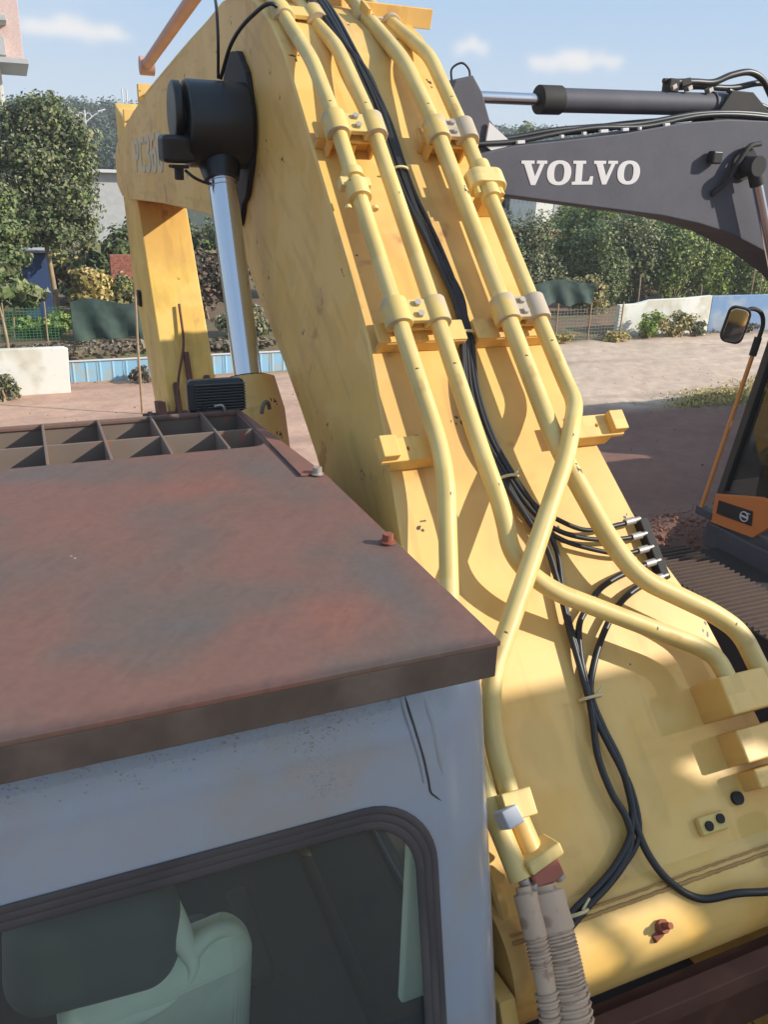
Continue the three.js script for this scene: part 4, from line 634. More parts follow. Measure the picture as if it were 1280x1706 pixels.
// arm cylinder on top of the boom
{
  const a = V(3.2, 4.577, -6.1), b = V(3.86, 4.594, -6.1), c = V(5.62, 4.66, -6.1), d = c.clone().sub(b).normalize();
  const k = part(vo, 'arm_cylinder', merge([cyl(b, c, 0.088, 30), cyl(c.clone().addScaledVector(d, -0.1), c.clone().addScaledVector(d, 0.12), 0.1, 24), cyl(V(5.75, 4.66, -6.22), V(5.75, 4.66, -5.98), 0.1, 20)]), M.greyCar);
  part(k, 'gland', cyl(b.clone().addScaledVector(d, -0.03), b.clone().addScaledVector(d, 0.16), 0.104, 30), M.blackDull);
  part(k, 'cylinder_rod', cyl(a, b, 0.043, 28), M.chrome);
  part(vboom, 'cylinder_bracket', XYplate([[5.45, 4.5], [6.3, 4.5], [6.1, 4.6], [5.85, 4.76], [5.62, 4.76]], -6.0, -5.97), M.blackDull);
  part(vboom, 'cylinder_bracket', XYplate([[5.45, 4.5], [6.3, 4.5], [6.1, 4.6], [5.85, 4.76], [5.62, 4.76]], -6.24, -6.21), M.blackDull);
  const hs = (p, r) => part(vo, 'hydraulic_hose', sweep(spline(vs(p), 50), r, 10), M.cable);
  hs([[5.05, 4.79, -6.08], [5.3, 4.81, -6.08], [5.5, 4.82, -6.08], [5.68, 4.885, -6.08], [5.88, 4.92, -6.08], [6.03, 4.875, -6.08], [6.2, 4.72, -6.08], [6.5, 4.5, -6.08]], 0.027);
  hs([[5.1, 4.76, -6.15], [5.4, 4.79, -6.15], [5.77, 4.8, -6.15], [6.12, 4.86, -6.15], [6.4, 4.8, -6.15], [6.8, 4.4, -6.15]], 0.026);
  hs([[5.6, 4.76, -6.0], [5.9, 4.69, -6.0], [6.2, 4.61, -6.0], [6.6, 4.42, -6.0]], 0.022);
  part(k, 'hose_port', merge([cbox(5.08, 4.77, -6.1, 0.1, 0.1, 0.1, 0.01), cyl(V(5.0, 4.8, -6.1), V(5.3, 4.81, -6.1), 0.02, 10), cbox(5.2, 4.8, -6.08, 0.1, 0.05, 0.06, 0.008, rotE(0, 0, 0.3))]), M.blackDull);
  for (const x of [5.06, 5.22, 5.44]) part(k, 'hose_collar', cbox(x, 4.755, -6.05, 0.045, 0.035, 0.06, 0.004, rotE(0, 0, 0.5)), M.steel);
}
// hoses and clips along the top of the boom
{
  const L = [[3.2, 4.25], [3.53, 4.29], [3.9, 4.345], [4.25, 4.4], [4.7, 4.45], [5.3, 4.54], [5.95, 4.585], [6.4, 4.52]];
  L.forEach(p => p); [[-5.9, 0], [-5.95, 0.02], [-6.02, 0], [-6.2, 0.01], [-6.27, 0]].forEach(([z, dy], i) => part(vboom, 'boom_hose', sweep(spline(L.map(([x, y]) => V(x, y + dy + 0.012 * Math.sin(x * 5 + i), z)), 60), 0.02, 8), M.cable));
  for (const [x, y] of [[3.56, 4.275], [3.92, 4.33], [4.12, 4.36], [4.3, 4.385], [4.5, 4.405], [4.64, 4.42], [4.9, 4.46]]) part(vboom, 'hose_clip', cbox(x, y, -5.87, 0.05 + 0.03 * Math.sin(x * 9), 0.024, 0.03, 0.005, rotE(0, 0, 0.1)), M.letter);
}
// arm
{
  part(vo, 'arm', XYplate([[3.02, 4.66], [3.16, 4.7], [3.24, 4.6], [3.32, 4.42], [3.5, 4.27], [3.46, 4.1], [3.5, 3.86], [3.58, 3.6], [3.5, 3.2], [3.3, 2.0], [3.2, 1.2], [3.0, 1.15], [2.85, 2.0], [2.7, 3.6], [2.8, 4.2]], -6.28, -5.93, 0.01), M.greyCar);
  part(vo, 'arm_guard', XYplate([[3.3, 4.4], [3.52, 4.26], [3.4, 4.17], [3.28, 4.24]], -5.92, -5.9, 0.003), M.letter);
  part(vo, 'lead', sweep(spline(vs([[3.05, 4.66, -6.05], [3.03, 4.74, -6.02], [3.1, 4.78, -6.0], [3.16, 4.74, -6.0], [3.17, 4.66, -6.0]]), 24), 0.008, 6), M.cable);
  part(vo, 'bucket', merge([XYplate([[3.2, 1.3], [3.6, 1.0], [3.8, 0.5], [3.5, 0.15], [2.9, 0.1], [2.6, 0.3], [3.0, 0.5], [3.1, 0.9]], -6.65, -6.6), XYplate([[3.2, 1.3], [3.6, 1.0], [3.8, 0.5], [3.5, 0.15], [2.9, 0.1], [2.6, 0.3], [3.0, 0.5], [3.1, 0.9]], -5.6, -5.55), XYplate([[3.2, 1.3], [3.6, 1.0], [3.8, 0.5], [3.5, 0.15], [2.9, 0.1], [2.9, 0.16], [3.47, 0.22], [3.73, 0.52], [3.53, 0.95], [3.18, 1.2]], -6.6, -5.6)]), M.greyCar);
}
// cab: front faces the yellow machine
{
  const xf = y => 5.93 + 0.19 * (y - 1.2), Z0 = -5.62, Z1 = -4.62;
  const bar = (a, b, w) => { const len = a.distanceTo(b), g = new RoundedBoxGeometry(w, w, len, 1, 0.012); g.lookAt(b.clone().sub(a)); g.translate((a.x + b.x) / 2, (a.y + b.y) / 2, (a.z + b.z) / 2); return boxUV(g); };
  const P = (y, z, dx = 0) => V(xf(y) + dx, y, z);
  const c = part(vo, 'cab', merge([bar(P(1.28, Z0 + 0.03), P(2.92, Z0 + 0.03), 0.08), bar(P(1.4, Z1 - 0.03), P(2.92, Z1 - 0.03), 0.08), bar(P(2.92, Z0), P(2.92, Z1), 0.1), bar(V(7.55, 1.1, Z0 + 0.03), V(7.55, 2.92, Z0 + 0.03), 0.1), bar(V(7.55, 1.1, Z1 - 0.03), V(7.55, 2.92, Z1 - 0.03), 0.1), cbox(6.92, 2.97, (Z0 + Z1) / 2, 1.4, 0.1, 1.04, 0.04), bar(P(1.3, Z0 + 0.02), P(1.44, Z1 - 0.02), 0.05), bar(V(6.75, 1.1, Z1 - 0.02), V(6.75, 2.92, Z1 - 0.02), 0.08)]), M.black);
  const q4 = (a, b, cc, d) => pane([a, b, cc, d, a.clone()]);
  part(c, 'windscreen', q4(P(1.3, Z0, 0.02), P(1.43, Z1, 0.02), P(2.9, Z1, 0.02), P(2.9, Z0, 0.02)), M.darkGlass);
  part(c, 'side_window', q4(V(6.05, 1.4, Z1), V(7.5, 1.4, Z1), V(7.5, 2.9, Z1), V(6.25, 2.9, Z1)), M.darkGlass);
  part(c, 'side_window', q4(V(6.05, 1.4, Z0 + 0.005), V(7.5, 1.4, Z0 + 0.005), V(7.5, 2.9, Z0 + 0.005), V(6.25, 2.9, Z0 + 0.005)), M.darkGlass);
  part(c, 'door', cbox(6.75, 1.1, Z1 + 0.005, 1.5, 0.6, 0.03, 0.01), M.greyCar);
  part(c, 'rear_wall', cbox(7.58, 1.9, (Z0 + Z1) / 2, 0.04, 1.9, 0.98, 0.01), M.interior);
  part(c, 'seat', merge([cbox(6.95, 1.95, -5.12, 0.16, 0.75, 0.5, 0.06), cbox(6.7, 1.5, -5.12, 0.5, 0.16, 0.5, 0.05)]), M.headrest);
  part(c, 'steering_console', merge([cbox(6.15, 1.5, -5.12, 0.2, 0.35, 0.4, 0.04)]), M.interior);
  const pan = (zy, x0, x1) => profX(zy, x0, x1, 0.006);
  part(c, 'front_panel', pan([[-5.6, 1.0], [-5.6, 1.29], [-5.09, 1.435], [-4.7, 1.45], [-5.08, 1.045]], 5.87, 5.93), M.orange, 'orange panel below the windscreen');
  part(c, 'badge_plate', pan([[-5.54, 1.115], [-5.54, 1.25], [-5.13, 1.29], [-5.11, 1.15]], 5.858, 5.87), M.blackDull);
  part(c, 'badge', (() => { const g = merge([new THREE.TorusGeometry(0.045, 0.006, 8, 28).toNonIndexed(), new THREE.BoxGeometry(0.085, 0.018, 0.006).toNonIndexed(), new THREE.BoxGeometry(0.03, 0.008, 0.006).translate(0.045, 0.045, 0).toNonIndexed()]); g.rotateY(-Math.PI / 2); g.translate(5.854, 1.21, -5.205); return boxUV(g); })(), M.letter, 'round maker badge');
  part(c, 'cab_base', merge([cbox(6.6, 0.87, -5.12, 1.48, 0.25, 1.05, 0.02), cbox(6.7, 1.02, -5.12, 1.6, 0.1, 1.0, 0.02)]), M.greyCar);
  part(c, 'lower_guard', XYplate([[5.9, 1.0], [6.2, 1.0], [6.3, 0.6], [6.0, 0.62]], -4.9, -4.6), M.blackDull);
  // handrail with mirror
  part(vo, 'handrail', cyl(V(5.875, 1.1, -5.75), V(6.19, 2.7, -5.75), 0.02, 14), M.orangePole, 'slanted orange handrail carrying the mirror');
  part(vo, 'handrail_bracket', cbox(5.9, 1.06, -5.7, 0.08, 0.08, 0.22, 0.01), M.greyCar);
  part(vo, 'mirror_arm', sweep(spline(vs([[6.17, 2.58, -5.75], [6.2, 2.72, -5.75], [6.22, 2.86, -5.75], [6.17, 2.96, -5.75], [6.06, 3.0, -5.76], [5.97, 2.96, -5.77]]), 30), 0.02, 10), M.blackDull);
  part(vo, 'handrail_grip', cyl(V(6.165, 2.57, -5.75), V(6.195, 2.74, -5.75), 0.034, 14), M.blackDull);
  const rr = (w, h, r, d) => { const s = new THREE.Shape(), x = w / 2, y = h / 2; s.moveTo(-x + r, -y); s.lineTo(x - r, -y); s.quadraticCurveTo(x, -y, x, -y + r); s.lineTo(x, y - r); s.quadraticCurveTo(x, y, x - r, y); s.lineTo(-x + r, y); s.quadraticCurveTo(-x, y, -x, y - r); s.lineTo(-x, -y + r); s.quadraticCurveTo(-x, -y, -x + r, -y); return new THREE.ExtrudeGeometry(s, { depth: d, bevelEnabled: true, bevelSize: 0.006, bevelThickness: Math.min(0.012, d), bevelSegments: 3, curveSegments: 8 }); };
  const mg = rr(0.19, 0.32, 0.07, 0.04), mm = rotE(0.09, -0.7, -0.1); mg.translate(0, 0, -0.03); mg.applyMatrix4(mm); mg.translate(5.9, 2.86, -5.76); const mh = part(vo, 'mirror', boxUV(mg), M.blackDull);
  const mf = rr(0.155, 0.285, 0.06, 0.001); mf.translate(0, 0, 0.0232); mf.applyMatrix4(mm); mf.translate(5.9, 2.86, -5.76); part(mh, 'mirror_glass', boxUV(mf), M.mirror);
}
// upper body and undercarriage
part(vo, 'house', merge([cbox(11.1, 1.6, -6.1, 1.9, 1.1, 2.7, 0.06), cbox(9.8, 1.15, -6.1, 3.6, 0.22, 2.2, 0.03)]), M.greyCar);
part(vo, 'counterweight', cbox(12.3, 1.6, -6.1, 0.6, 1.15, 2.7, 0.12), M.orange);
part(vo, 'slew_ring', cyl(V(8.0, 0.8, -5.6), V(8.0, 1.04, -5.6), 0.7, 30), M.dark);
part(vo, 'car_body', cbox(7.2, 0.62, -4.9, 3.6, 0.35, 1.2, 0.05), M.dark);
{
  const shoe = (() => { const w = 0.62, gs = [lb(w, 0.016, 0.165, 0, 0, 0, 0.003)]; for (const z of [-0.06, 0, 0.06]) gs.push(lb(w, 0.03, 0.014, 0, 0.02, z, 0.004)); return merge(gs); })();
  M.shoe = std({ map: tex(128, 128, (u, v) => { const n = tfbm(u, v, 8, 220, 4); return mix3([64, 52, 46], [96, 76, 64], n); }), roughness: 0.85 });
  for (const x of [5.08, 9.2]) {
    const t = part(vo, 'track', profX((() => { const p = []; for (let i = 0; i <= 12; i++) { const a = Math.PI / 2 + i / 12 * Math.PI; p.push([-5.25 + 0.4 * Math.cos(a), 0.47 + 0.4 * Math.sin(a)]); } for (let i = 0; i <= 12; i++) { const a = -Math.PI / 2 + i / 12 * Math.PI; p.push([-2.1 + 0.4 * Math.cos(a), 0.47 + 0.4 * Math.sin(a)]); } return p; })(), x - 0.24, x + 0.24, 0.01), M.dark);
    if (x > 6) continue;
    const R = 0.43, L = 3.15, per = 2 * L + 2 * Math.PI * R, n = Math.floor(per / 0.175);
    for (let i = 0; i < n; i++) {
      let s = i * per / n, y, z, a;
      if (s < L) { y = 0.47 + R; z = -5.25 + s; a = 0; } else if (s < L + Math.PI * R) { const q = (s - L) / R; y = 0.47 + R * Math.cos(q); z = -2.1 + R * Math.sin(q); a = q; } else if (s < 2 * L + Math.PI * R) { y = 0.47 - R; z = -2.1 - (s - L - Math.PI * R); a = Math.PI; } else { const q = (s - 2 * L - Math.PI * R) / R; y = 0.47 - R * Math.cos(q); z = -5.25 - R * Math.sin(q); a = Math.PI + q; }
      piece(t, 'track_shoe', shoe, M.shoe, V(x, y, z), [a, 0, 0]);
    }
  }
}

// ------------------------------------------------------------------ trees and shrubs
function leaves(blobs, n, size, pal, seed, up = 0.3) {
  const r = mulberry(seed), pos = new Float32Array(n * 18), col = new Float32Array(n * 18), nor = new Float32Array(n * 18);
  let tot = 0; const cum = blobs.map(b => tot += b[3] * b[4] * b[5]);
  const a = V(0, 0, 0), b = V(0, 0, 0), N = V(0, 0, 0), nn = V(0, 0, 0);
  for (let i = 0; i < n; i++) {
    const q = r() * tot, cumI = cum.findIndex(c => c >= q), B = blobs[cumI];
    let x, y, z, d; do { x = r() * 2 - 1; y = r() * 2 - 1; z = r() * 2 - 1; d = x * x + y * y + z * z; } while (d > 1 || d < 1e-3);
    const k = Math.pow(d, -0.5) * Math.pow(r(), 0.5) * (0.55 + 0.85 * vnoise(x * 2.4 + seed + cumI * 7, y * 2.4, z * 2.4)); x *= k; y *= k; z *= k;
    const cx = B[0] + x * B[3], cy = B[1] + y * B[4], cz = B[2] + z * B[5];
    N.set(x * 0.6 + r() - 0.5, y * 0.6 + up + r() - 0.5, z * 0.6 + r() - 0.5).normalize();
    a.set(r() - 0.5, r() - 0.7, r() - 0.5).cross(N).normalize(); b.crossVectors(N, a);
    const s = size * (0.6 + 0.8 * r()), w = s * (0.32 + 0.12 * r()), f = s * 0.16;
    const p0 = [cx - b.x * s * 0.5, cy - b.y * s * 0.5, cz - b.z * s * 0.5], p1 = [cx + b.x * s * 0.5 - N.x * f, cy + b.y * s * 0.5 - N.y * f, cz + b.z * s * 0.5 - N.z * f], l = [cx + a.x * w + N.x * f, cy + a.y * w + N.y * f, cz + a.z * w + N.z * f], m = [cx - a.x * w + N.x * f, cy - a.y * w + N.y * f, cz - a.z * w + N.z * f];
    pos.set([...p0, ...l, ...p1, ...p0, ...p1, ...m], i * 18);
    const pc = pal[Math.floor(r() * pal.length)], v = 0.7 + 0.6 * r(); for (let j = 0; j < 6; j++) { col[i * 18 + j * 3] = pc[0] * v; col[i * 18 + j * 3 + 1] = pc[1] * v; col[i * 18 + j * 3 + 2] = pc[2] * v; nor[i * 18 + j * 3] = N.x; nor[i * 18 + j * 3 + 1] = N.y; nor[i * 18 + j * 3 + 2] = N.z; }
  }
  const g = new THREE.BufferGeometry(); g.setAttribute('position', new THREE.BufferAttribute(pos, 3)); g.setAttribute('color', new THREE.BufferAttribute(col, 3)); g.setAttribute('normal', new THREE.BufferAttribute(nor, 3)); return g;
}
const GREEN = [[0.117, 0.166, 0.042], [0.16, 0.217, 0.052], [0.095, 0.138, 0.044], [0.212, 0.256, 0.073], [0.255, 0.256, 0.111]];
const BRIGHT = [[0.23, 0.33, 0.04], [0.306, 0.396, 0.059], [0.179, 0.243, 0.04], [0.38, 0.44, 0.094]];
const GREY = [[0.212, 0.227, 0.096], [0.16, 0.166, 0.073], [0.298, 0.284, 0.148], [0.105, 0.118, 0.052], [0.425, 0.393, 0.221]];
const DRY = [[0.467, 0.354, 0.104], [0.594, 0.433, 0.148], [0.339, 0.295, 0.073], [0.7, 0.532, 0.207], [0.255, 0.256, 0.059]];
const DEEP = [[0.063, 0.098, 0.03], [0.095, 0.138, 0.042], [0.127, 0.166, 0.052]];
function crownBlobs(cx, cy, cz, rx, ry, rz, n, seed) { const r = mulberry(seed), b = []; for (let i = 0; i < n; i++) { let x, y, z; do { x = r() * 2 - 1; y = r() * 2 - 1; z = r() * 2 - 1; } while (x * x + y * y + z * z > 1); const k = 0.28 + 0.2 * r(); b.push([cx + x * rx * 0.72, cy + y * ry * 0.72, cz + z * rz * 0.72, rx * k, ry * k, rz * k]); } return b; }
function tree(name, label, cat, [x, z], trunkPts, tr, blobs, n, size, pal, seed, group) {
  const y = groundY(x, z), t = thing(name, label, cat, [x, y, z], group), r = mulberry(seed + 1);
  const top = trunkPts[trunkPts.length - 1], gs = [sweep(spline(vs([[x, y - 0.1, z], ...trunkPts]), 24), q => tr * (1.15 - 0.75 * q), 8)];
  blobs.slice(0, 12).forEach(b => { const k = Math.floor(trunkPts.length * (0.4 + 0.6 * r())), s = trunkPts[Math.min(trunkPts.length - 1, k)]; gs.push(sweep(spline(vs([s, [mix(s[0], b[0], 0.5) + (r() - 0.5) * 0.1, mix(s[1], b[1], 0.4), mix(s[2], b[2], 0.5)], [b[0], b[1], b[2]]]), 10), q => tr * 0.45 * (1 - 0.75 * q), 6)); });
  part(t, 'trunk', merge(gs), M.bark); part(t, 'crown', leaves(blobs, n, size, pal, seed), M.leaf); return t;
}
function shrub(label, [x, z], rx, ry, rz, n, size, pal, seed, group, lift = 0.5) {
  const y = groundY(x, z), t = thing('shrub', label, 'shrub', [x, y, z], group), bl = crownBlobs(x, y + ry * (0.45 + lift), z, rx, ry, rz, rx > 0.95 ? 20 : 12, seed), gs = [], r = mulberry(seed + 5);
  bl.slice(0, 7).forEach(b => gs.push(sweep(spline(vs([[x + (r() - 0.5) * rx * 0.5, y - 0.05, z + (r() - 0.5) * 0.3], [mix(x, b[0], 0.6), mix(y, b[1], 0.5), mix(z, b[2], 0.6)], [b[0], b[1] + 0.1, b[2]]]), 8), q => 0.03 * (1 - 0.7 * q), 5)));
  part(t, 'stem', merge(gs), M.bark); part(t, 'foliage', leaves(bl, n, size, pal, seed), M.leaf); return t;
}
// left of the boom
tree('tree', 'tall grey-green leafy tree on twin pale trunks behind the green netting', 'tree', [0.72, -22.5], [[0.7, 1.0, -22.5], [0.66, 1.8, -22.5], [0.62, 2.6, -22.55], [0.75, 3.6, -22.6], [0.8, 4.5, -22.7]], 0.07, [[0.9, 5.2, -22.8, 0.75, 0.6, 0.7], [0.35, 5.0, -23, 0.7, 0.55, 0.7], [1.45, 4.8, -22.7, 0.6, 0.6, 0.7], [0.6, 4.3, -22.4, 0.85, 0.6, 0.7], [1.5, 4.1, -22.6, 0.55, 0.5, 0.6], [0.3, 3.7, -22.5, 0.7, 0.5, 0.7], [1.2, 3.5, -22.3, 0.8, 0.55, 0.7], [0.6, 3.0, -22.3, 0.75, 0.5, 0.7], [1.5, 2.85, -22.4, 0.5, 0.4, 0.5], [0.2, 2.75, -22.5, 0.5, 0.4, 0.6], [0.95, 2.6, -22.2, 0.6, 0.35, 0.6], [-0.2, 4.4, -22.9, 0.5, 0.6, 0.6]], 21000, 0.095, DEEP.concat(GREY, GREEN), 11);
tree('tree', 'dark green tree crowding the white wall at the tower building', 'tree', [-0.7, -21.4], [[-0.65, 1.2, -21.4], [-0.55, 2.0, -21.5], [-0.5, 2.8, -21.6]], 0.06, [[-0.3, 2.75, -21.4, 0.55, 0.45, 0.6], [-0.8, 2.9, -21.5, 0.6, 0.5, 0.6], [-0.25, 2.2, -21.2, 0.45, 0.3, 0.5], [-0.9, 2.2, -21.3, 0.5, 0.4, 0.5], [-0.4, 3.3, -21.8, 0.5, 0.5, 0.5]], 9000, 0.11, GREEN, 12);
tree('tree', 'small tree with broad dark leaves low beside the green net', 'tree', [-0.35, -20.6], [[-0.3, 0.9, -20.6], [-0.2, 1.4, -20.6]], 0.04, [[-0.3, 1.55, -20.6, 0.45, 0.3, 0.4], [0.05, 1.45, -20.6, 0.4, 0.25, 0.35], [-0.5, 1.9, -20.7, 0.35, 0.25, 0.3]], 1500, 0.22, GREEN, 13);
tree('tree', 'thin pale sapling leaning over the white wall', 'tree', [-0.44, -18.6], [[-0.45, 0.9, -18.6], [-0.48, 1.3, -18.6], [-0.56, 1.8, -18.62]], 0.035, [[-0.7, 2.05, -18.6, 0.35, 0.25, 0.3], [-0.55, 1.75, -18.6, 0.2, 0.15, 0.2]], 420, 0.12, GREEN, 14);
shrub('yellowing dry shrub behind the dark green tarp', [1.5, -21.7], 0.8, 0.75, 0.6, 6500, 0.12, DRY, 21, null, 0.45);
shrub('smaller yellow-green shrub beside the yellow arm behind the tarp', [2.35, -21.9], 0.55, 0.65, 0.5, 4200, 0.12, DRY.concat(GREEN), 22, null, 0.45);
shrub('dark broad-leaved shrub in front of the grey building', [2.35, -25], 0.8, 0.75, 0.7, 2600, 0.26, DEEP.concat(GREEN), 23, null, 1.2);
shrub('low green plants inside the green netting', [0.2, -20.9], 0.9, 0.32, 0.4, 1700, 0.14, BRIGHT, 24, null, 0.3);
shrub('reddish brown thicket seen between the yellow arm and the chrome rod', [4.2, -22.5], 1.3, 0.9, 0.8, 4200, 0.16, [[0.15, 0.08, 0.05], [0.1, 0.08, 0.04], [0.07, 0.07, 0.035], [0.2, 0.12, 0.08]], 25, null, 0.6);
shrub('grey-green shrub behind the chrome rod by the blue fence', [4.6, -19.6], 0.9, 0.5, 0.5, 2400, 0.12, GREY, 26, null, 0.4);
shrub('dry weeds at the foot of the white wall', [-0.55, -16.7], 0.3, 0.3, 0.2, 520, 0.1, GREY, 27, null, 0.35);
shrub('dry weeds at the foot of the blue fence beside the wooden pole', [2.0, -17.5], 0.3, 0.2, 0.2, 420, 0.1, [[0.2, 0.16, 0.11], [0.15, 0.12, 0.08]], 28, null, 0.35);
[[-1.4, -25.5, 1.2, 1.3, DEEP.concat(GREEN), 'dark green shrub behind the broad-leaved tree'], [0.3, -26.5, 1.1, 1.2, DEEP.concat(GREEN), 'shaded shrub behind the blue shed'], [1.7, -26, 1.0, 1.0, GREEN.concat(DRY), 'olive shrub behind the yellowing dry shrub'], [3.4, -27, 1.2, 1.3, GREEN.concat(GREY), 'green shrub behind the yellow arm'], [5.4, -26, 1.4, 1.5, GREEN.concat([[0.2, 0.11, 0.07]]), 'leafy shrub behind the chrome rod'], [7.8, -26, 1.5, 1.5, GREEN.concat(GREY), 'leafy shrub hidden behind the yellow boom']].forEach(([x, z, rx, ry, pal, lab], i) => shrub(lab, [x, z], rx, ry, 1, 6500, 0.13, pal, 160 + i, null, 0.5));
// right of the boom
const hedge = [[15.3, -24.5, 1.2, 1.5, 1.0, GREY.concat(DEEP), 'grey-green shrub beside the brick wall'], [17.9, -24, 1.1, 1.55, 1.0, GREEN, 'dense dark shrub against the right end of the brick wall'], [19.6, -24.6, 1.3, 1.75, 1.1, GREEN.concat(GREY), 'tall leafy shrub below the VOLVO lettering'], [21.5, -24.2, 1.4, 1.65, 1.1, BRIGHT.concat(GREEN), 'bright green shrub above the white wall'], [23.4, -24.6, 1.5, 1.6, 1.1, BRIGHT, 'bright yellow-green shrub above the blue wall'], [25.4, -24.4, 1.5, 1.45, 1.1, BRIGHT.concat(GREEN), 'green shrub behind the mirror and its handrail'], [27.4, -24.3, 1.5, 1.3, 1.1, GREEN.concat(GREY), 'grey-green shrub under the bend of the grey boom'], [16.5, -22.6, 0.9, 0.7, 0.6, GREY.concat(DRY), 'low dry shrub behind the dark tarp on the right'], [13.6, -24, 1.0, 1.4, 1.0, GREY, 'grey-green shrub beside the yellow boom edge']];
hedge.forEach(([x, z, rx, ry, rz, pal, lab], i) => shrub(lab, [x, z], rx * 1.25, ry * 1.1, rz * 1.1, Math.round(11500 * rx * ry / 2), 0.11, pal, 40 + i, null, 0.32));
[[20, -28, 2.2, 1.9], [24, -28.5, 2.4, 1.9], [28.5, -28, 2.5, 1.9], [32, -27, 2.6, 1.8], [16.3, -33, 2.0, 1.7], [24.5, -34, 2.6, 2.0]].forEach(([x, z, rx, ry], i) => shrub('large green shrub filling the slope behind the hedge', [x, z], rx, ry, 1.4, 9000, 0.15, BRIGHT.concat(GREEN), 60 + i, 'shrubs on the slope behind the hedge', 0.5));
[[16.6, -19.5, 0.6, 0.45, BRIGHT], [17.6, -19.4, 0.8, 0.5, GREY.concat(DRY)], [18.4, -19.5, 0.5, 0.25, GREY], [20.3, -19.6, 0.7, 0.2, [[0.2, 0.16, 0.11], [0.15, 0.13, 0.08]]], [15.4, -19.3, 0.5, 0.15, DRY], [13.2, -19.3, 0.9, 0.16, DRY]].forEach(([x, z, rx, ry, pal], i) => shrub(['tuft of green weeds at the corner of the right white wall', 'bush of dry weeds leaning on the right white wall', 'low weeds at the join of the white and blue walls', 'brown weeds along the foot of the blue wall', 'dry tuft at the open end of the wire fence', 'dry grass along the foot of the wire fence'][i], [x, z], rx, ry, 0.3, Math.round(1500 * rx), 0.1, pal, 80 + i, null, 0.4));
// far trees and woods
[[39, -70, 2.6, 2.4], [42.5, -70, 3.0, 3.0], [46, -72, 3.0, 2.8], [49.5, -70, 2.6, 2.8], [53, -72, 3.2, 2.4], [36, -72, 2.4, 1.8], [57, -71, 3, 2.4]].forEach(([x, z, rx, ry], i) => { const y = groundY(x, z); tree('tree', 'rounded tree in the far row below the grey arm cylinder', 'tree', [x, z], [[x, y + 2, z], [x, y + 4, z]], 0.2, crownBlobs(x, y + 5.4, z, rx, ry, rx, 9, 120 + i), 2600, 0.42, GREEN, 130 + i, 'far row of trees behind the grey boom'); });
{
  // wooded hillside: one mass of crowns
  const g = merge([leaves(crownBlobs(0, 0, 0, 1, 0.85, 1, 11, 5), 620, 0.15, [[0.05, 0.08, 0.035], [0.035, 0.06, 0.028], [0.065, 0.095, 0.04]], 9, 0.5)]);
  const r = mulberry(31), spots = [];
  while (spots.length < 3200) { const x = -130 + r() * 330, z = -75 - r() * 105, h = groundY(x, z); if (h < 1.9 && r() > 0.12) continue; spots.push([x, h, z]); }
  const im = new THREE.InstancedMesh(g, M.leaf, spots.length), m = new THREE.Matrix4(), q = new THREE.Quaternion(), c = new THREE.Color();
  spots.forEach(([x, h, z], i) => { const s = 2.2 + r() * 2.2; q.setFromEuler(new THREE.Euler(0, r() * 6.28, 0)); m.compose(V(x, h + s * 0.6, z), q, V(s, s * (0.75 + r() * 0.4), s)); im.setMatrixAt(i, m); const k = 0.75 + r() * 0.5; c.setRGB(k, k * (0.95 + r() * 0.1), k); im.setColorAt(i, c); });
  im.name = 'hill_forest'; im.userData = { label: 'dense dark green forest covering the distant hills', kind: 'stuff' }; scene.add(im);
}
// ------------------------------------------------------------------ walls and fences
single('low_wall', boxUV((() => { const g = plate([[-6, -0.15], [0.6, -0.15], [0.64, 0.84], [0.56, 0.88], [-6, 0.9]], 0.16, 0.012); g.translate(0, 0, -17.2); return g; })(), 0.5), M.white, 'white plastered low wall joining the blue sheet fence', 'wall', [-2.5, 0, -17.1]);
{
  const t = thing('sheet_fence', 'low light blue corrugated sheet fence beyond the roof grid', 'fence', [3.3, 0, -17.8]);
  const W = 0.52; for (let i = 0; i < 11; i++) {
    const x0 = 0.66 + i * W, pos = [], idx = [], n = 40, h = 0.44 + 0.02 * Math.sin(i * 2.3);
    for (let j = 0; j <= n; j++) { const u = j / n, x = x0 + u * (W - 0.012), k = 0.012 * Math.max(0, Math.sin(u * 6.283 * 2)) ** 8; for (const dz of [0, -0.004]) { pos.push(x, -0.06, -17.8 + k + dz, x, h, -17.8 + k + dz); } if (j) { const a = (j - 1) * 4; idx.push(a, a + 4, a + 1, a + 4, a + 5, a + 1, a + 2, a + 3, a + 6, a + 6, a + 3, a + 7, a + 1, a + 5, a + 3, a + 5, a + 7, a + 3); } }
    const g = new THREE.BufferGeometry(); g.setAttribute('position', new THREE.Float32BufferAttribute(pos, 3)); g.setIndex(idx); const q = g.toNonIndexed(); q.computeVertexNormals(); part(t, 'panel', boxUV(q, 1, i * 0.37), M.blueSheet);
  }
  part(t, 'top_rail', cbox(3.5, 0.46, -17.79, 5.7, 0.03, 0.04), M.pole);
}
single('pole', sweep(vs([[1.7, -0.1, -15], [1.71, 1.2, -15], [1.745, 2.28, -15]]), t => 0.024 - 0.006 * t, 8), M.wood, 'thin pale wooden pole standing in the road edge beside the yellow arm', 'pole', [1.7, 0, -15]);
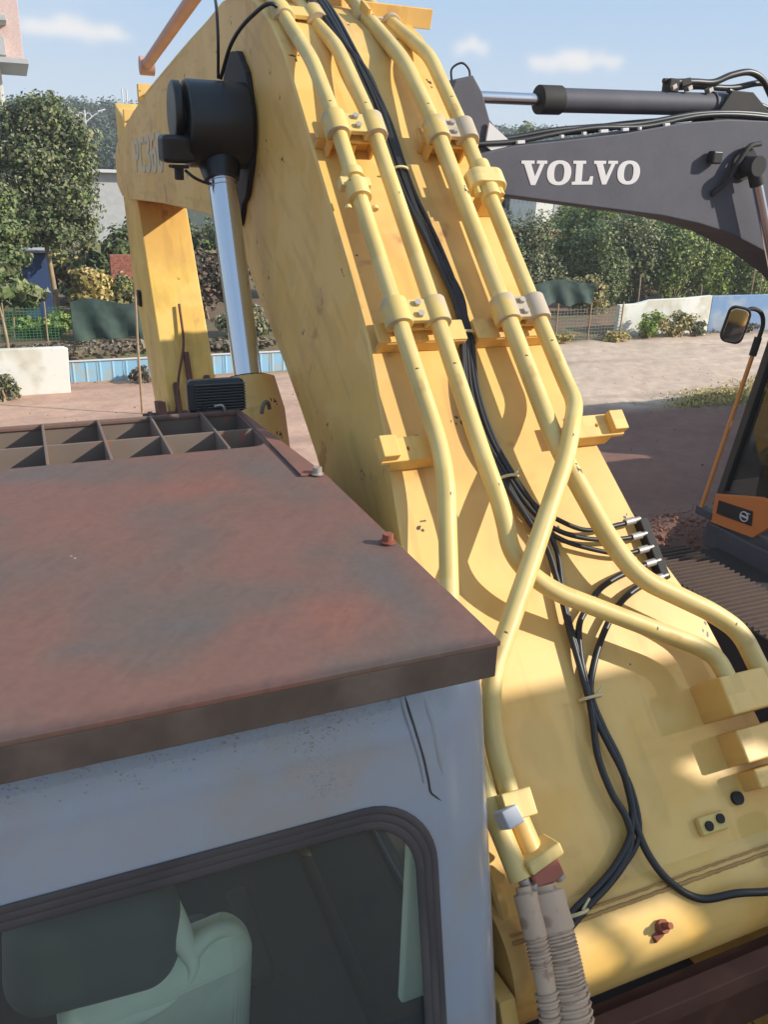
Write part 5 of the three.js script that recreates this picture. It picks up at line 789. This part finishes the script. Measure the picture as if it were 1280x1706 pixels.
{
  const t = thing('net_fence', 'green plastic net fence on thin posts behind the white wall', 'fence', [0.2, 0.5, -20]); const gs = [];
  for (let x = -3; x < 0.95; x += 0.075) gs.push(new THREE.BoxGeometry(0.012, 0.78, 0.006).translate(x, 0.87, -20).toNonIndexed()); for (let y = 0.5; y < 1.28; y += 0.06) gs.push(new THREE.BoxGeometry(4, 0.012, 0.006).translate(-1, y, -20.004).toNonIndexed());
  const n = part(t, 'netting', boxUV(merge(gs)), M.net); n.userData.kind = 'stuff';
  for (const x of [-1.6, -0.5, 0.35, 0.95]) part(t, 'post', cyl(V(x, 0.35, -19.97), V(x + 0.02, 1.36, -19.97), 0.016, 8), M.wood);
}
function cloth(x0, x1, y0, y1, z, seed, name, label, mat) {
  const nx = 46, ny = 22, g = new THREE.BoxGeometry(x1 - x0, y1 - y0, 0.008, nx, ny, 1), p = g.attributes.position;
  for (let i = 0; i < p.count; i++) { const x = p.getX(i) + (x0 + x1) / 2, y = p.getY(i) + (y0 + y1) / 2, u = (x - x0) / (x1 - x0), v = (y - y0) / (y1 - y0); const sag = 0.07 * Math.sin(u * 7 + seed) * v; p.setXYZ(i, x, y - sag + (1 - v) * 0.05 * Math.sin(u * 15 + seed), z + p.getZ(i) + 0.06 * Math.sin(x * 9 + y * 4 + seed) * (1.2 - v) + 0.05 * fbm(x * 5, y * 5, seed, 3)); }
  g.computeVertexNormals(); return single(name, boxUV(g), mat, label, 'tarp', [(x0 + x1) / 2, y0, z]);
}
cloth(0.9, 2.62, 0.5, 1.36, -19.9, 3, 'tarp', 'dark green tarp hung along the fence below the yellowing shrub', M.tarp);
cloth(13.7, 16.0, 0.75, 1.42, -21.4, 8, 'tarp', 'dark tarp sheltering low under the brick wall on the right', M.tarp);
{
  const t = thing('wire_fence', 'square wire mesh fence along the far road edge', 'fence', [14, 0, -19.6]), gs = [];
  for (let x = 12.2; x <= 15.7; x += 0.11) gs.push(new THREE.BoxGeometry(0.01, 0.9, 0.01).translate(x, 0.46, -19.6).toNonIndexed()); for (let y = 0.06; y < 0.95; y += 0.09) gs.push(new THREE.BoxGeometry(3.55, 0.01, 0.01).translate(13.95, y, -19.605).toNonIndexed());
  const n = part(t, 'mesh', boxUV(merge(gs)), M.wire); n.userData.kind = 'stuff'; for (const x of [12.4, 13.5, 14.6, 15.7]) part(t, 'post', cyl(V(x, -0.1, -19.57), V(x, 1.05, -19.57), 0.022, 8), M.wood);
}
single('low_wall', boxUV((() => { const g = plate([[15.85, -0.2], [19.3, -0.2], [19.3, 1.1], [18.2, 1.04], [17.0, 1.02], [16.5, 0.92], [15.88, 0.9]], 0.16, 0.012); g.translate(0, 0, -20.1); return g; })(), 0.5), M.white, 'white painted low wall with weeds in front, behind the orange handrail', 'wall', [17.5, 0, -20]);
single('low_wall', boxUV((() => { const g = plate([[19.32, -0.2], [28, -0.2], [28, 1.08], [19.32, 1.08]], 0.16, 0.012); g.translate(0, 0, -20.1); return g; })(), 0.5), M.blueWall, 'blue painted low wall behind the mirror', 'wall', [23, 0, -20]);
for (const [x, h] of [[16.96, 1.7], [19.36, 1.35], [21.4, 2.0], [21.75, 1.9]]) single('fence_post', sweep(vs([[x, 0.2, -20.5], [x + 0.01, h * 0.6, -20.5], [x - 0.02, h, -20.5]]), 0.022, 7), M.wood, 'thin bare wooden post rising behind the low walls', 'post', [x, 0.2, -20.5], 'posts behind the low walls');
// ------------------------------------------------------------------ buildings
{
  const t = thing('building', 'grey concrete building with flat roof beyond the trees', 'building', [4, 0.8, -44]);
  part(t, 'wall', cbox(4.0, 2.4, -44.5, 3.0, 3.4, 5, 0.02), M.concrete); part(t, 'roof_slab', cbox(4.0, 4.17, -44.4, 3.4, 0.14, 5.6, 0.02), M.letter);
  const b = thing('building', 'pink tiled tower block with overhanging balconies', 'building', [-3, 0.8, -47]);
  part(b, 'wall', cbox(-3.3, 14.8, -47.5, 9.0, 12.6, 5, 0.02), M.tile); part(b, 'lower_wall', cbox(-3.9, 4.5, -48.2, 7.8, 8.0, 4, 0.02), M.concrete); part(b, 'column', cbox(0.12, 4.4, -45.6, 0.16, 7.9, 0.5, 0.02), M.white);
  for (const y of [8.5, 10.1, 13.3, 16.5]) part(b, 'balcony_slab', cbox(-3.4, y, -46.2, 9.5 - (y > 9 && y < 11 ? 1.4 : 0), 0.22, 5.2, 0.02), M.concrete);
  part(b, 'air_conditioner', cbox(0.1, 9.15, -44.8, 0.8, 0.75, 0.5, 0.03), M.concrete);
  const s = thing('shed', 'small dark blue shed hidden among the trees', 'shed', [0.35, 0.5, -23.8]);
  part(s, 'wall', cbox(0.33, 1.3, -23.8, 0.62, 1.6, 0.8, 0.01), std({ color: rgb(0.03, 0.06, 0.16), roughness: 0.7 })); part(s, 'roof', cbox(0.33, 2.15, -23.8, 0.8, 0.06, 1.0, 0.01), M.concrete);
  const k = thing('brick_wall', 'red brick garden wall on the slope below the grey boom', 'wall', [20, 0.9, -30]);
  part(k, 'wall', cbox(19.6, 1.6, -30, 4.2, 1.5, 0.3, 0.01), M.brickFar); part(k, 'coping', cbox(19.6, 2.4, -30, 4.4, 0.1, 0.45, 0.01), M.brickFar); part(k, 'coping', cbox(19.6, 2.05, -29.86, 4.3, 0.06, 0.1, 0.01), M.rustBolt);
  const h = thing('house', 'small beige house with a shuttered window far behind the brick wall', 'house', [30, 1, -46]);
  part(h, 'wall', cbox(30, 2.3, -46, 3.2, 2.9, 3, 0.02), M.white); part(h, 'window', cbox(29.9, 2.95, -44.49, 0.5, 0.7, 0.05, 0.01), M.concrete); part(h, 'roof', cbox(30, 3.82, -46, 3.6, 0.14, 3.4, 0.02), M.rustBrown);
  const p = thing('brick_wall', 'scrap of red brick wall beside the yellow arm', 'wall', [2.55, 0.6, -23.6]); part(p, 'wall', cbox(2.6, 1.3, -23.6, 0.9, 1.5, 0.25, 0.01), M.brickFar);
}
{
  const t = thing('street_lamp', 'white twin-arm street lamp with curled brackets above the trees', 'street lamp', [4.72, 0.9, -60]);
  part(t, 'pole', cyl(V(4.72, 0.9, -60), V(4.77, 7.75, -60), 0.075, 10, 0.05), M.pole);
  for (const s of [-1, 1]) { part(t, 'arm', sweep(spline(vs([[4.76, 7.0, -60], [4.77 + s * 0.18, 7.2, -60], [4.77 + s * 0.5, 7.45, -60], [4.77 + s * 0.85, 7.68, -60]]), 20), 0.035, 6), M.pole); part(t, 'lamp_head', cbox(4.77 + s * 1.02, 7.78, -60, 0.5, 0.09, 0.2, 0.03, rotE(0, 0, s * 0.3)), M.pole); const c = new THREE.TorusGeometry(0.17, 0.03, 6, 18, 4.6); c.rotateZ(s > 0 ? -1.6 : 0.1); c.translate(4.76 + s * 0.22, 7.42, -60); part(t, 'curl', boxUV(c), M.pole); }
}
for (const x of [8.32, 8.64]) single('mast', cyl(V(x, 1, -70), V(x, 9.95, -70), 0.05, 8), M.pole, 'thin white mast in front of the wooded hill', 'mast', [x, 1, -70], 'masts before the hill');
// loose stones and clods on the ground
{
  const gs = [1, 2, 3].map(k => { const g = new THREE.IcosahedronGeometry(1, 1), p = g.attributes.position; for (let i = 0; i < p.count; i++) { const x = p.getX(i), y = p.getY(i), z = p.getZ(i), s = 0.75 + 0.5 * vnoise(x * 1.7 + k * 9, y * 1.7, z * 1.7); p.setXYZ(i, x * s, y * s * 0.6, z * s); } g.computeVertexNormals(); return boxUV(g); });
  M.clod = std({ map: tex(128, 128, (u, v) => { const n = tfbm(u, v, 8, 230, 4); return mix3([118, 74, 60], [166, 122, 102], n); }), roughness: 0.97 });
  const r = mulberry(91), n = 2600, im = new THREE.InstancedMesh(gs[0], M.clod, n), m = new THREE.Matrix4(), q = new THREE.Quaternion();
  for (let i = 0; i < n; i++) { let x, z, s; if (i < 1500) { x = 6.7 + (r() + r() - 1) * 1.9; z = -6.9 - (x - 6.7) * 0.25 + (r() + r() - 1) * 1.0; s = 0.005 + r() * r() * r() * 0.04; } else if (i < 2100) { x = -1 + r() * 22; z = -17.6 - r() * 1.2 + (x > 7 ? -2 : 0) ; s = 0.01 + r() * r() * 0.035; } else { x = -1 + r() * 16; z = -5 - r() * 11; s = 0.006 + r() * r() * 0.02; } q.setFromEuler(new THREE.Euler(r() * 6, r() * 6, r() * 6)); m.compose(V(x, groundY(x, z) + s * 0.2, z), q, V(s, s, s)); im.setMatrixAt(i, m); }
  im.name = 'clods'; im.userData = { label: 'loose clods and stones of red earth', kind: 'stuff' }; scene.add(im);
  const gr = leaves([[14.2, 0.06, -12.9, 2.6, 0.05, 0.8], [16.5, 0.06, -13.6, 2.2, 0.07, 0.7], [12.3, 0.04, -12.6, 0.9, 0.05, 0.3]], 5200, 0.055, DRY, 77, 0); const g2 = single('grass', gr, M.leaf, 'patch of dry grass at the near edge of the road', null, [14, 0, -13], null, 'stuff');
  const lit = leaves([[1.2, 0.52, -19, 2.6, 0.06, 0.6], [4, 0.52, -18.8, 1.6, 0.06, 0.5], [-2, 0.52, -19, 1.6, 0.06, 0.6]], 2200, 0.13, [[0.2, 0.15, 0.09], [0.27, 0.2, 0.12], [0.13, 0.1, 0.06]], 78, 0.6); single('leaf_litter', lit, M.leaf, 'dry leaf litter on the bank behind the white wall', null, [1, 0.5, -19], null, 'stuff');
}

// ------------------------------------------------------------------ unseen things added outside the frame only to cast shade
{
  const t = thing('added_shade_board', 'made-up slatted board on tall posts, added out of view to shade the cab and lower boom', 'sign', [5, 0, 1.1]);  // invented board, added behind the camera to block most of the sun
  const gaps = [[4.98, 5.2, 4.33, 4.5], [4.76, 4.92, 4.32, 4.5], [5.78, 5.91, 4.88, 4.97], [4.88, 5.12, 4.78, 5.04]];   // openings cut to let sun patches reach the boom foot
  for (let y = 3.1; y < 5.4; y += 0.03) {
    let runs = [[2.7, 7.2]]; for (const [x0, x1, y0, y1] of gaps) if (y + 0.01 > y0 && y + 0.01 < y1) runs = runs.flatMap(([p, q]) => x0 > p && x1 < q ? [[p, x0], [x1, q]] : [[p, q]]);
    const top = Math.min(y + 0.0235, 5.42); for (const [p, q] of runs) part(t, 'slat', cbox((p + q) / 2, (y + top) / 2, 1, q - p, top - y, 0.006, 0.001), M.concrete);
  }
  for (const x of [3.2, 6.7]) part(t, 'post', cyl(V(x, 0, 1.1), V(x, 5.3, 1.1), 0.07, 14), M.pole);
  const w = thing('added_truck', 'made-up white flatbed lorry added out of view to shade the ground', 'added_truck', [14, 0, -6.3]);  // invented lorry, added off to the right for its ground shadow
  part(w, 'cab', cbox(12.6, 1.9, -6.3, 1.8, 2.0, 2.0, 0.12), M.letter); part(w, 'load_body', cbox(15.6, 1.9, -6.3, 4.0, 2.0, 2.1, 0.04), M.blueWall); part(w, 'chassis', cbox(14.4, 0.75, -6.3, 6, 0.25, 1.0, 0.04), M.dark);
  for (const [x, z] of [[12.5, -7.2], [12.5, -5.4], [15.6, -7.2], [15.6, -5.4], [16.8, -7.2], [16.8, -5.4]]) part(w, 'wheel', cyl(V(x, 0.48, z - 0.15), V(x, 0.48, z + 0.15), 0.48, 24), M.blackDull);
  const e = thing('excavator', 'made-up yellow excavator added out of view to shade the ground', 'excavator', [15.5, 0, -9.2]);  // invented machine, added beyond the right edge to darken the ground by its shadow
  part(e, 'house', cbox(15.8, 2.0, -8.9, 4.2, 1.9, 3.0, 0.1), M.yellow); part(e, 'cab', cbox(13.9, 2.2, -8.0, 1.2, 1.8, 1.0, 0.08), M.cabPaint); part(e, 'counterweight', cbox(18.2, 1.9, -8.9, 0.7, 1.5, 3.0, 0.2), M.yellow);
  for (const z of [-10.1, -7.7]) part(e, 'track', cbox(15.6, 0.5, z, 4.6, 0.95, 0.65, 0.35), M.dark); part(e, 'slew_ring', cyl(V(15.6, 0.5, -8.9), V(15.6, 1.1, -8.9), 0.8, 24), M.dark);
}


// ------------------------------------------------------------------ render
scene.traverse(o => { if (o.isMesh) { o.castShadow = true; o.receiveShadow = true; } });
const renderer = new THREE.WebGLRenderer({ antialias: true });
renderer.setSize(769, 1024);
renderer.shadowMap.enabled = true; renderer.shadowMap.type = THREE.PCFSoftShadowMap;
renderer.toneMapping = THREE.LinearToneMapping; renderer.toneMappingExposure = EXPOSURE;
renderer.render(scene, camera);
